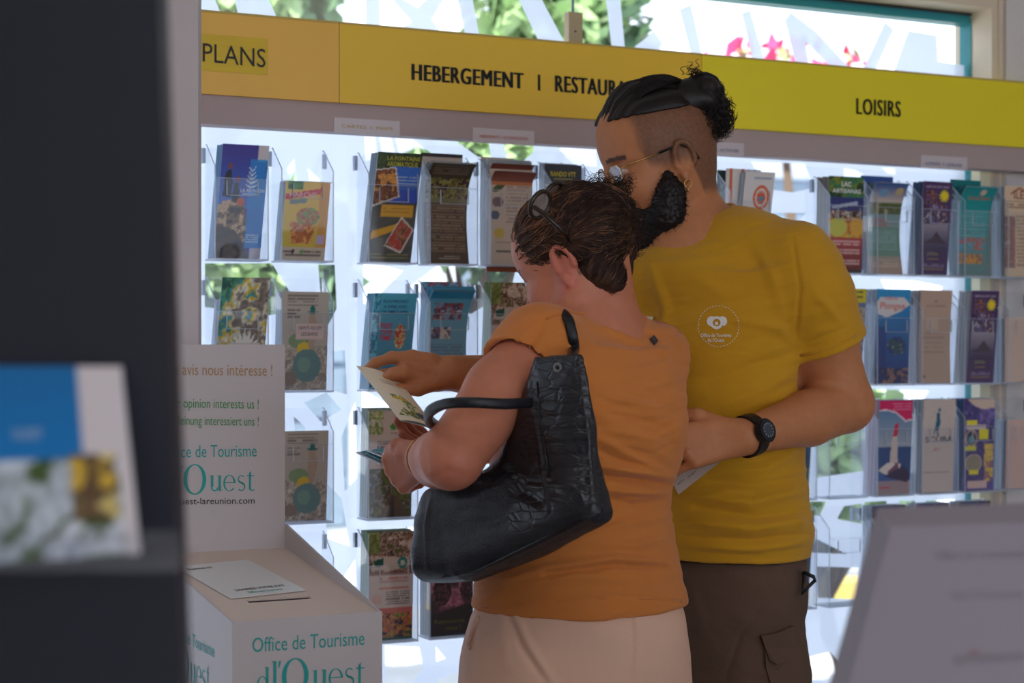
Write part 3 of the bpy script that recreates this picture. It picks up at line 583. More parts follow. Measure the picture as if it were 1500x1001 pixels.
put('E', 1, jeep(6), 'leaflet with a jeep photograph and beige foot, partly behind the woman\'s face', off=.02, lean=-.05, twist=.04, scol=(140, 160, 90), sdesc='the jeep leaflet beside the woman\'s face')
c = Canvas((48, 50, 58)); c.photo(0, 0, 1, .8, [(60, 66, 70), (90, 90, 80), (40, 44, 50), (150, 140, 130)], 3, 5); c.text('RANDO VTT', .16, .885, .84, .93, (214, 190, 40), .02); c.lines(.25, .84, .75, .865, (190, 170, 60), 1)
put('F', 0, c, 'black leaflet with yellow RANDO VTT title', off=.01, lean=-.02, twist=0, ds=.0, w=.085, stack=1, dz=-.004)
c = Canvas((180, 178, 170)); c.photo(0, 0, 1, 1, [(150, 160, 150), (190, 184, 170), (120, 140, 110)], 31, 5)
put('F', 1, c, 'pale leaflet hidden behind the woman\'s head', stack=1)
# --- column G
b1 = Canvas((60, 90, 60)); b1.photo(0, 0, 1, 1, [(60, 90, 60), (90, 110, 100), (40, 60, 50)], 3, 5)
c = Canvas((206, 200, 196)); c.ell(.6, .74, .27, .125, (206, 84, 44)); c.ell(.6, .74, .2, .095, (210, 196, 180)); c.ell(.6, .74, .15, .07, (206, 84, 44)); c.poly([(.46, .74), (.74, .76), (.62, .69)], (80, 130, 150)); c.lines(.3, .9, .9, .95, (120, 140, 160), 1); c.text('REUNION', .42, .78, .78, .8, (210, 196, 180))
b2 = Canvas((206, 196, 190))
for k in range(5): b2.rect(.1+k*.17, 0, .19+k*.17, 1, [(196, 96, 60), (206, 196, 190), (186, 80, 50), (150, 180, 200), (90, 160, 196)][k])
put('G', 0, c, 'white leaflet with a round orange emblem', off=.026, w=.075, ds=.024, lean=-.09, twist=.14, stack=2, backs=[(b1, 'dark green leaflet at the back of the pocket beside the man\'s neck', .004, {'w': .09, 'lean': -.05, 'dz': .004, 'ds': -.004}), (b2, 'orange and blue striped leaflet beside the man\'s neck', .014, {'w': .088, 'lean': -.06, 'dz': .006, 'ds': .004})])
# --- column H
c = Canvas((70, 90, 50)); c.photo(0, .76, 1, 1, [(46, 80, 36), (30, 56, 30), (110, 120, 40), (60, 110, 70)], 5, 5); c.rect(0, .6, 1, .78, (50, 56, 110)); c.poly([(.1, .69), (.85, .75), (.85, .71), (.1, .66)], (170, 176, 196))
c.photo(0, .52, 1, .64, [(60, 40, 40), (200, 196, 180), (120, 60, 40), (40, 30, 30)], 2, 14); c.photo(0, .34, 1, .56, [(200, 160, 50), (190, 170, 60), (206, 130, 40), (180, 110, 40)], 9, 5); c.ell(.27, .47, .27, .1, (196, 190, 80)); c.ell(.82, .48, .2, .1, (214, 160, 50)); c.grad(0, 0, 1, .36, (96, 34, 30), (170, 60, 56)); c.rect(0, 0, 1, .03, (60, 40, 36))
c.text('LAC', .36, .9, .64, .945, (226, 228, 226), .04); c.text('ARTISANAS', .1, .83, .92, .87, (226, 228, 226), .03)
for y in (.31, .28, .22, .19, .11, .08): c.lines(.12, y, .92, y+.022, (226, 190, 186), 1, seed=int(y*100))
put('H', 0, c, 'leaflet headed LAC ARTISANAS with fruit above a red foot', off=.03, w=.093, twist=.02, lean=-.02, stack=4, scol=(130, 120, 110))
c = Canvas((96, 110, 140)); c.rect(0, .86, 1, 1, (190, 176, 50)); c.lines(.1, .88, .9, .98, (60, 60, 50), 2); c.photo(0, 0, 1, .8, [(110, 120, 150), (90, 100, 120), (150, 140, 130)], 5, 5)
put('H', 1, c, 'grey-blue leaflet with a yellow heading behind the man\'s sleeve', off=.024, w=.095, twist=0, stack=2)
holder(SX['H'], ZR[2], 'empty clear acrylic pocket just right of the man\'s forearm, third row', 'acrylic brochure pockets')
holder(SX['H'], ZR[3], 'empty clear acrylic pocket right of the man\'s hip, lowest row', 'acrylic brochure pockets')
c = Canvas((40, 74, 96)); c.grad(0, 0, 1, 1, (30, 60, 84), (50, 90, 120)); c.rect(0, 0, 1, .3, (90, 110, 90)); c.ell(.8, .1, .2, .1, (90, 130, 50))
SX['GG'] = ws(1140, PD); COLN['GG'] = 'inner'
put('GG', 2, c, 'dark blue leaflet half hidden by the man\'s waist', off=.02, twist=0, stack=2)
c = Canvas((130, 124, 118)); c.rect(0, .2, 1, .7, (70, 84, 100)); c.rect(0, 0, 1, .06, (80, 104, 60)); c.lines(.3, .06, .9, .2, (180, 176, 160), 3)
put('GG', 3, c, 'grey and blue leaflet half hidden by the man\'s hip', off=.02, twist=0, stack=2)
# --- column I
b1 = Canvas((50, 84, 150)); b1.ell(.7, .9, .14, .05, (150, 110, 80))
c = Canvas((130, 150, 140)); c.grad(0, .78, 1, 1, (200, 176, 160), (60, 90, 150)); c.ell(.35, .88, .13, .05, (110, 150, 180)); c.ell(.8, .9, .12, .05, (180, 160, 120)); c.photo(0, .64, 1, .76, [(110, 110, 50), (150, 130, 60), (80, 90, 50)], 3, 7)
c.grad(0, 0, 1, .64, (170, 140, 120), (120, 150, 150)); c.rect(0, .2, 1, .5, (106, 140, 120)); c.text('LE BAZAR', .1, .56, .62, .6, (200, 90, 70)); c.text('DU LAGON', .14, .51, .58, .55, (200, 90, 70)); c.lines(.1, .25, .9, .48, (140, 170, 170), 8); c.lines(.1, .06, .9, .16, (196, 170, 150), 3)
put('I', 0, c, 'beach landscape leaflet curling forward at the head', off=.012, bow=.26, lean=-.05, curl=.45, cs=.65, twist=.02, w=.092, stack=4, scol=(96, 120, 150), backs=[(b1, 'deep blue leaflet standing behind the beach landscape one, top row', .003, {'w': .09, 'dz': .01, 'ds': -.004})])
c = Canvas((40, 90, 150)); c.grad(0, 0, 1, 1, (30, 50, 110), (50, 140, 190)); c.poly([(0, .74), (.3, .7), (.7, .76), (1, .84), (.8, .92), (.1, .92), (0, .86)], (196, 190, 190)); c.text('Club de', .25, .89, .6, .92, (206, 90, 90)); c.text('Plongee', .1, .79, .84, .86, (214, 110, 96), .01); c.rect(.05, .02, .3, .6, (40, 40, 100), .5)
c.photo(0, 0, 1, 1, [(180, 180, 70), (40, 60, 120), (60, 90, 60), (30, 50, 110)], 8, 12, mask=((c.U-.62)/.28)**2+((c.V-.4)/.1)**2 < 1); c.photo(0, 0, 1, .16, [(60, 60, 90), (150, 110, 90), (40, 50, 90)], 4, 9)
put('I', 1, c, 'blue diving leaflet reading Club de Plongee', off=.028, twist=.03, w=.093, lean=-.03, scol=(190, 200, 214))
c = Canvas((60, 90, 150)); c.grad(0, .45, 1, 1, (170, 170, 176), (70, 110, 150)); c.rect(0, .24, 1, .5, (36, 70, 120)); c.poly([(0, 1), (1, 1), (1, .8), (.8, .78), (.5, .87), (.2, .9), (0, .88)], (196, 36, 90)); c.poly([(0, .895), (.2, .905), (.5, .875), (.8, .785), (1, .8), (1, .785), (.8, .765), (.5, .86), (.2, .89), (0, .88)], (216, 200, 206)); c.lines(.4, .88, .95, .97, (230, 150, 180), 3)
c.poly([(.36, .34), (.42, .66), (.56, .7), (.6, .34)], (200, 180, 170)); c.poly([(.42, .62), (.48, .74), (.6, .76), (.57, .62)], (190, 40, 70)); c.poly([(.04, .26), (.3, .34), (.7, .32), (.62, .22), (.3, .2)], (214, 200, 190)); c.poly([(.3, .24), (.6, .34), (.7, .2), (.4, .16)], (110, 60, 84)); c.grad(0, 0, 1, .14, (150, 130, 130), (150, 130, 134)); c.poly([(.2, .2), (.9, .12), (1, .2), (.8, .3)], (50, 40, 70)); c.lines(.1, .05, .4, .09, (190, 60, 90), 1)
put('I', 2, c, 'sailing boat leaflet with a pink wave across the top', off=.034, twist=.05, w=.093, lean=-.03, scol=(206, 180, 196), stack=5)
# --- column J
def purple():
    c = Canvas((78, 54, 96), w=.085); c.rect(.06, .03, .94, .97, (70, 48, 88)); c.text('DEPUIS DIX ANS', .1, .93, .88, .955, (196, 180, 200)); c.photo(.08, .76, .52, .9, [(60, 60, 120), (150, 90, 60), (60, 40, 50), (110, 90, 130)], 3, 9); c.photo(.1, .56, .86, .76, [(50, 50, 110), (190, 190, 200), (120, 60, 60), (30, 30, 50), (100, 80, 120)], 6, 11)
    t = np.arctan2((c.V-.85)*2.4, c.U-.74); rr = np.hypot((c.V-.85)*2.4, c.U-.74); c.put(rr < .14+.035*np.sin(t*11), (220, 196, 40)); c.grad(.06, .26, .94, .54, (60, 50, 80), (150, 140, 150)); c.poly([(.1, .34), (.9, .34), (.7, .4), (.55, .47), (.4, .39)], (70, 56, 70)); c.text('Jolies', .26, .21, .64, .25, (150, 150, 90)); c.lines(.3, .15, .66, .18, (180, 150, 60), 1); c.lines(.16, .08, .86, .12, (170, 150, 170), 2); c.lines(.16, .045, .86, .065, (180, 150, 60), 1); return c
put('J', 0, purple(), 'purple leaflet with photographs and a yellow sun', off=.022, w=.084, twist=.06, lean=-.06, scol=(60, 80, 130), stack=3)
c = Canvas((178, 150, 132)); c.ell(.5, .88, .05, .02, (120, 100, 90), hole=.3); c.text('LE CLOS VANILLE', .2, .82, .8, .84, (130, 106, 96)); c.rect(.2, .58, .6, .7, (190, 164, 146)); c.lines(.15, .3, .8, .55, (160, 130, 116), 5); c.ell(.14, .07, .04, .02, (110, 90, 80))
put('J', 1, c, 'plain beige leaflet with a tiny crest', off=.028, bow=.08, twist=.02, w=.09, lean=-.02, scol=(190, 184, 180), stack=5)
c = Canvas((190, 174, 166)); c.ell(.5, .72, .33, .16, (120, 130, 140), hole=.955); c.poly([(.42, .85), (.52, .86), (.54, .74), (.48, .66), (.5, .6), (.46, .6), (.42, .68), (.36, .62), (.34, .63), (.4, .73)], (20, 90, 110)); c.ell(.5, .885, .035, .018, (20, 90, 110)); c.text('SCUBA', .08, .54, .94, .6, (50, 70, 96)); c.text('JET', .34, .45, .56, .475, (180, 96, 80)); c.text('l\'aventure sous-marine', .05, .21, .85, .232, (120, 104, 100))
put('J', 2, c, 'white leaflet with a running diver above SCUBA', off=.032, twist=.04, w=.092, lean=-.03, scol=(180, 196, 206), stack=4)
# --- column K
b1 = Canvas((20, 120, 120))
c = Canvas((30, 140, 140)); c.ell(.62, .93, .09, .04, (200, 170, 150)); c.text('Grand Bassin', .2, .84, .9, .885, (206, 120, 90)); c.grad(0, 0, 1, .72, (110, 130, 130), (60, 150, 150)); c.lines(.1, .42, .9, .7, (110, 180, 180), 8); c.photo(.1, .3, .9, .42, [(110, 150, 150), (190, 90, 80), (90, 150, 160)], 3, 10); c.photo(.0, .14, .8, .24, [(190, 100, 70), (120, 110, 110), (200, 140, 60)], 3, 12); c.lines(.05, .02, .9, .12, (80, 130, 120), 4)
put('K', 0, c, 'teal leaflet curling forward at the head', off=.016, bow=.2, curl=.6, cs=.7, twist=.06, w=.094, lean=-.05, stack=6, scol=(24, 120, 125), backs=[(b1, 'plain teal leaflet standing upright behind the curling teal ones', .004, {'w': .09, 'dz': .012})])
put('K', 1, purple(), 'second-row purple leaflet with photographs and a yellow sun, tilted', off=.03, w=.08, ds=.014, twist=.09, lean=-.05, scol=(190, 192, 196), stack=5, sdesc='the tilted purple leaflet')
c = Canvas((92, 80, 140)); c.photo(0, .1, 1, 1, [(86, 76, 130), (110, 96, 150), (74, 66, 116)], 4, 4); c.poly([(.1, 1), (1, 1), (1, .9), (.6, .88), (.3, .93)], (200, 176, 160)); c.rect(.1, .72, .44, .76, (214, 200, 60)); c.rect(.1, .67, .72, .71, (206, 190, 180)); c.lines(.12, .68, .7, .71, (90, 80, 120), 1)
c.ell(.26, .57, .19, .095, (190, 150, 130)); c.ell(.26, .57, .15, .075, (50, 60, 70)); c.ell(.26, .55, .1, .045, (100, 150, 160)); c.rect(.06, .44, .42, .48, (196, 190, 70)); c.rect(.5, .56, .8, .66, (220, 206, 40)); c.ell(.34, .3, .27, .1, (170, 150, 150)); c.ell(.34, .3, .23, .085, (140, 130, 110)); c.rect(.2, .18, .5, .22, (214, 200, 50)); c.photo(.66, .1, .96, .5, [(180, 120, 80), (120, 90, 120), (206, 170, 90)], 6, 8); c.rect(.15, .03, .78, .1, (200, 170, 160))
put('K', 2, c, 'violet leaflet with round photographs and yellow tags', off=.03, w=.092, lean=-.02, twist=.02, scol=(70, 100, 150), stack=5)
# --- column L
c = Canvas((206, 180, 150)); c.text('ILET', .3, .86, .8, .95, (150, 70, 50)); c.poly([(.2, .92), (.5, .99), (.8, .92), (.8, .9), (.5, .97), (.2, .9)], (150, 70, 50)); c.lines(.1, .74, .9, .84, (130, 100, 80), 3); c.photo(0, .1, .35, .66, [(120, 130, 150), (180, 150, 140), (150, 110, 100)], 4, 6); c.lines(.4, .1, .95, .68, (150, 120, 100), 14)
put('L', 0, c, 'cream leaflet with red-brown lettering at the right edge', off=.026, w=.092, twist=0, lean=0, stack=3)
put('L', 1, Canvas((206, 178, 160), h=.15), 'plain peach leaflet at the right edge', off=.026, w=.092, twist=0, lean=0, stack=3, h=.15)
put('L', 2, Canvas((200, 168, 156), h=.16), 'plain rosy leaflet at the right edge', off=.026, w=.09, twist=.05, lean=-.02, stack=3, h=.16)
for k, (cc, d_) in {'I': ((60, 56, 70), 'dark violet leaflet top peeping over the white display board'), 'J': ((84, 76, 90), 'grey-violet leaflet top peeping over the white display board'), 'K': ((60, 44, 44), 'dark brown leaflet top peeping over the white display board')}.items():
    c = Canvas(cc); c.photo(0, .8, 1, 1, [cc, (110, 90, 90), (60, 70, 110)], 5, 6); put(k, 3, c, d_, off=.02, twist=0, lean=0, stack=2)
# ---------------------------------------------------------------- serif letters for the logo, drawn as ribbons
def serif_glyph(ch):
    """list of (polygon) outlines in units of x-height; returns polys and advance"""
    P_ = []
    def stem(x, y0, y1, w=.18, s0=True, s1=True, left=False):
        P_.append([(x, y0), (x+w, y0), (x+w, y1), (x, y1)])
        if s0: P_.append([(x-.09, y0), (x+w+.09, y0), (x+w+.09, y0+.035), (x-.09, y0+.035)])
        if s1: P_.append([(x-.1, y1-.035), (x+w+(0 if left else .09), y1-.035), (x+w+(0 if left else .09), y1), (x-.1, y1)])
    def ring(cx, cy, rx, ry, tx, ty, a0=0, a1=360, n=36):
        for k in range(n):
            t0 = math.radians(a0+(a1-a0)*k/n); t1 = math.radians(a0+(a1-a0)*(k+1)/n)
            P_.append([(cx+rx*math.cos(t0), cy+ry*math.sin(t0)), (cx+(rx-tx)*math.cos(t0), cy+(ry-ty)*math.sin(t0)), (cx+(rx-tx)*math.cos(t1), cy+(ry-ty)*math.sin(t1)), (cx+rx*math.cos(t1), cy+ry*math.sin(t1))])
    def line(a, b, w0, w1):
        d = Vector((b[0]-a[0], b[1]-a[1])).normalized(); n = (-d.y, d.x)
        P_.append([(a[0]+n[0]*w0, a[1]+n[1]*w0), (a[0]-n[0]*w0, a[1]-n[1]*w0), (b[0]-n[0]*w1, b[1]-n[1]*w1), (b[0]+n[0]*w1, b[1]+n[1]*w1)])
    if ch == 'O': ring(.8, .75, .80, .98, .27, .07, n=48); return P_, 1.78
    if ch == 'u':
        stem(.14, .25, 1, s0=False, left=True); stem(.68, 0, 1, s1=True, left=True, s0=True); ring(.415, .27, .275, .3, .1, .09, 180, 350); return P_, 1.0
    if ch == 'e':
        ring(.46, .5, .44, .53, .13, .05, 0, 320); P_.append([(.12, .5), (.88, .5), (.88, .56), (.12, .56)]); return P_, .95
    if ch == 's':
        ring(.36, .74, .26, .27, .08, .06, 40, 270, 20); ring(.36, .26, .28, .28, .08, .07, -90, -90+0, 1); ring(.36, .27, .28, .29, .09, .07, -140, 90, 20)
        line((.18, .62), (.55, .4), .05, .05); return P_, .74
    if ch == 't':
        P_.append([(.16, .14), (.31, .14), (.31, 1.3), (.16, 1.12)]); P_.append([(.0, .94), (.55, .94), (.55, 1), (.0, 1)]); ring(.39, .2, .23, .22, .13, .07, 180, 320, 14); return P_, .62
    if ch == 'l': stem(.1, 0, 1.62, left=True); return P_, .36
    if ch == 'd': ring(.4, .5, .38, .53, .13, .05, n=28); stem(.66, 0, 1.62, left=True, s0=True); return P_, .96
    if ch == "'": P_.append([(.02, 1.25), (.1, 1.25), (.2, 1.62), (.06, 1.62)]); return P_, .24
    return [], .35
def serif_word(word):
    x = 0; v = []; f = []
    for ch in word:
        ps, adv = serif_glyph(ch)
        for p in ps:
            n = len(v); v += [(x+a, b) for a, b in p]; f.append(tuple(range(n, n+len(p))))
        x += adv
    return np.array(v), f, x
def serif_on(word, x0, y0, x1, y1, xh, p0, n, m, parent, out=.0008):
    n = np.asarray(n, float); p0 = np.asarray(p0)+n*out
    a = proj(x0, y0, p0, n); b = proj(x1, y1, p0, n); c = proj(x0, y0-xh, p0, n); up = c-a
    v, f, wd_ = serif_word(word)
    # tiny depth offsets keep overlapping strokes from fighting
    V3 = a+v[:, :1]/wd_*(b-a)+v[:, 1:]*up
    return raw('logo_lettering', V3, f, m, parent)

# ---------------------------------------------------------------- white suggestion box
FL = P(340, 912, 2.4); FR = P(562, 897, 2.4*402/387.)
bw = float(np.linalg.norm((FR-FL)[:2])); zf = (FL[2]+FR[2])/2
def B(x, y, z): return FL*np.array([1, 1, 0])+WD*x-WN*y+UP*(zf+z)       # x along the front, y away from the viewer
LB = .40
box = thing('suggestion_box', B(bw/2, LB/2, -.30), 'white cardboard suggestion box with a tall printed back board and turquoise lettering', 'box')
t = .004; BH = .34; RZ = .088; RL = .052
def quadbox(pts, d, nm, m=None, par=None): b_ = MB(); b_.prism(pts, d); return b_.build(nm, [m or M_WHITE], par or box)
quadbox([B(0, 0, -.30), B(bw, 0, -.30), B(bw, 0, 0), B(0, 0, 0)], -WN*t, 'front_panel')
quadbox([B(0, t, -.30), B(0, LB, -.30), B(0, LB, RL), B(0, t, 0)], WD*t, 'side_panel')
quadbox([B(bw-t, t, -.30), B(bw-t, LB, -.30), B(bw-t, LB, RZ), B(bw-t, t, 0)], WD*t, 'side_panel')
b_ = MB(); lid0, lid1 = -.002, .050
# lid made of four strips round a real slot
def L(x, y): return B(x, y, lid0+(lid1-lid0)*y/LB)
sl = [.055, .15, .096, .113]
for (xa, ya, xb, yb) in [(t, t, bw-t, sl[2]), (t, sl[3], bw-t, LB), (t, sl[2], sl[0], sl[3]), (sl[1], sl[2], bw-t, sl[3])]:
    b_.prism([L(xa, ya), L(xb, ya), L(xb, yb), L(xa, yb)], -UP*.003)
b_.build('lid', [mat('card_inside', (214, 196, 184), .65, var=.02)], box)
bb0, bb1 = -.0, bw+.004
zb1 = proj(413, 505, B(0, LB, 0), WN)[2]-zf
xr = bw-.004
o = MB(); o.box(B(xr-.235, LB, -.30), WD*.235, -WN*.005, UP*(zb1+.30)); o.build('back_board', [M_WHITE], box)
bp0 = B(0, LB, 0)
TEAL = mat('teal_ink', (22, 156, 150), .5); GRN = mat('green_ink', (60, 140, 66), .5); GOLD = mat('gold_ink', (176, 132, 84), .5)
text_on('lettering', 'Votre avis nous intéresse !', 222, 549, 399, 551, 17, bp0, WN, GOLD, box)
text_on('lettering', 'Your opinion interests us !', 237, 597, 379, 599, 14, bp0, WN, GRN, box)
text_on('lettering', 'Ihre Meinung interessiert uns !', 232, 622, 379, 624, 13.5, bp0, WN, GRN, box)
text_on('lettering', 'Office de Tourisme', 237, 671, 376, 669, 18, bp0, WN, TEAL, box, .004)
serif_on("l'Ouest", 256, 720, 374, 719, 23, bp0, WN, TEAL, box)
text_on('lettering', 'www.ouest-lareunion.com', 221, 740, 373, 738, 9.5, bp0, WN, M_BLACK, box, .01)
fp0 = B(0, 0, 0)
text_on('lettering', 'Office de Tourisme', 370, 956, 534, 945, 21, fp0, WN, TEAL, box, .004)
serif_on("d", 376, 1014, 396, 1013, 22, fp0, WN, TEAL, box); serif_on("l'Ouest", 398, 1013, 536, 1004, 27, fp0, WN, TEAL, box)
sp0 = B(0, 0, 0); sn = -WD
def side_text(fn, word, y0, z, ln, h):      # on the left side panel, reading away from the front
    if fn == 'serif': v, f, wd_ = serif_word(word); uv = np.stack([v[:, 0]/wd_, v[:, 1]], 1)
    else: uv, f = text_uv(word, .004)
    V3 = np.array([B(-.0008, y0-u*ln, z+vv*h) for u, vv in uv]); raw('lettering', V3, f, TEAL, box)
side_text('t', 'Office de Tourisme', .30, -.06, .22, .018); side_text('serif', "l'Ouest", .27, -.115, .17, .03)
# notice lying on the lid (its square code is left out)
cvn = [L(.035, .118), L(.155, .135), L(.13, .33), L(.01, .31)]
nt_ = thing('notice_sheet', L(.08, .2)+UP*.001, 'small white notice sheet lying on the lid of the suggestion box', 'notice')
b_ = MB(); b_.prism([p+UP*.0012 for p in cvn], UP*.0008); b_.build('sheet', [mat('notice_paper', (216, 216, 214), .35)], nt_)
def Nn(u, v_): a_ = cvn[0]*(1-u)*(1-v_)+cvn[1]*u*(1-v_)+cvn[2]*u*v_+cvn[3]*(1-u)*v_; return a_+UP*.0024
for (tx, u0, u1, v0, hh) in [('DONNEZ VOTRE AVIS', .2, .85, .16, .05), ('Office de Tourisme', .3, .75, .07, .05), ('Scannez ici', .08, .4, .86, .05)]:
    uv, f = text_uv(tx, .01); raw('lettering', [Nn(u0+(u1-u0)*u, v0+hh*v_) for u, v_ in uv], f, M_BLACK if u0 < .25 else TEAL, nt_)
ped = thing('pedestal', B(bw/2, LB/2, -.30)*np.array([1, 1, 0]), 'plain pale plinth under the white suggestion box', 'plinth')
zt2 = zf-.30
b_ = MB(); b_.box(B(-.02, -.02, -.30)*np.array([1, 1, 0]), WD*(bw+.04), -WN*(LB+.04), UP*(zt2-.02)); b_.build('body', [mat('plinth', (190, 184, 180), .7)], ped)
b_ = MB(); b_.box(B(-.03, -.03, -.30)*np.array([1, 1, 0])+UP*(zt2-.02), WD*(bw+.06), -WN*(LB+.06), UP*.02); b_.build('top', [M_WHITE], ped)

# ---------------------------------------------------------------- dark display stand in the left foreground
YS = 1.02
M_NAVY = mat('navy_laminate', (30, 32, 44), .5, var=.05)
st = thing('display_stand', P(100, HY, YS)*np.array([1, 1, 0]), 'tall dark navy display stand filling the left foreground, out of focus', 'stand')
a0, a1 = P(231, -40, YS), P(266, 1001, YS)
sl_ = (a1[0]-a0[0])/(a1[2]-a0[2])
def sx(z): return a0[0]+(z-a0[2])*sl_
b_ = MB(); b_.prism([np.array([-.62, YS, 0]), np.array([sx(0), YS, 0]), np.array([sx(1.9), YS, 1.9]), np.array([-.62, YS, 1.9])], np.array([0, .03, 0])); b_.build('panel', [M_NAVY], st)
b_ = MB(); b_.box([-.7, YS-.12, 0], [.75, 0, 0], [0, .3, 0], [0, 0, .03]); b_.build('foot', [M_NAVY], st)
za = P(0, 834, YS-.05)[2]; zb_ = P(0, 812, YS-.05)[2]
b_ = MB(); b_.box([-.6, YS-.06, za], [.6+P(272, 0, YS-.03)[0], 0, 0], [0, .06, 0], [0, 0, .005]); b_.box([-.6, YS-.062, za], [.6+P(262, 0, YS-.06)[0], 0, 0], [0, .003, 0], [0, 0, .022]); b_.build('acrylic_ledge', [M_ACR2], st)
cb = Canvas((205, 196, 196), w=.125, h=.125, res=.0025)
cb.grad(.0, .52, .72, 1, (20, 112, 176), (24, 104, 160)); cb.photo(0, 0, .93, .5, [(40, 60, 30), (150, 160, 170), (190, 194, 200), (60, 80, 40), (170, 178, 184)], 4, 4.2); cb.photo(.66, .2, .9, .52, [(196, 160, 60), (90, 70, 50), (200, 180, 110)], 6, 7); cb.text('OUEST', .32, .62, .5, .67, (160, 190, 220))
tl, tr, br_, bl_ = P(-60, 537, YS-.012), P(176, 537, YS-.012), P(204, 812, YS-.05), P(-60, 830, YS-.05)
def bk(u, v, out=0.0):
    u = np.asarray(u)[..., None]; v = np.asarray(v)[..., None]
    return bl_*(1-u)*(1-v)+br_*u*(1-v)+tr*u*v+tl*(1-u)*v+np.array([0, -1, 0])*out
o = leaflet(cb, bk, 'blurred booklet with blue cover and white border on the acrylic ledge of the dark stand', name='booklet', thick=.004); o['category'] = 'booklet'

# ---------------------------------------------------------------- white display board in the right foreground
YB = 1.35
bd = thing('display_board', P(1400, HY, YB+.03)*np.array([1, 1, 0])+UP*.76, 'large white slanted display board in the right foreground, out of focus', 'board')
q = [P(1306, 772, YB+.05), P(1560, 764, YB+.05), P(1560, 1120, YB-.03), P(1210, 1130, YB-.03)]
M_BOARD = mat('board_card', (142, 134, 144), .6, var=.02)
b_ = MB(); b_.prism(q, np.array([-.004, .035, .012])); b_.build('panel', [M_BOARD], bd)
def bt(tx, x0, y0, x1, y1, h, m):
    nrm = np.cross(q[1]-q[0], q[3]-q[0]); nrm /= np.linalg.norm(nrm); nrm = nrm if nrm[1] < 0 else -nrm
    text_on('lettering', tx, x0, y0, x1, y1, h, q[0], nrm, m, bd)
GI = mat('grey_ink', (140, 132, 140), .6); RI = mat('rose_ink', (160, 110, 112), .6)
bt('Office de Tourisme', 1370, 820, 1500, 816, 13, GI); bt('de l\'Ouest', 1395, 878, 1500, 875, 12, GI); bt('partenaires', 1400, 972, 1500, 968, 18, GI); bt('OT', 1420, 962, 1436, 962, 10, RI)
zq = min(p[2] for p in q)
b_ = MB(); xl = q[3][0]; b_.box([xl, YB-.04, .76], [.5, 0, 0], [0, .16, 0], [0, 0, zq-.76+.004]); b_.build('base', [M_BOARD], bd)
ct = thing('counter', np.array([.55, 1.38, 0]), 'pale counter carrying the white slanted display board', 'counter')
b_ = MB(); b_.box([.16, 1.2, 0], [.8, 0, 0], [0, .4, 0], [0, 0, .72]); b_.build('body', [mat('counter_body', (180, 176, 174), .6)], ct)
b_ = MB(); b_.box([.14, 1.18, .72], [.84, 0, 0], [0, .44, 0], [0, 0, .04]); b_.build('top', [M_WHITE], ct)
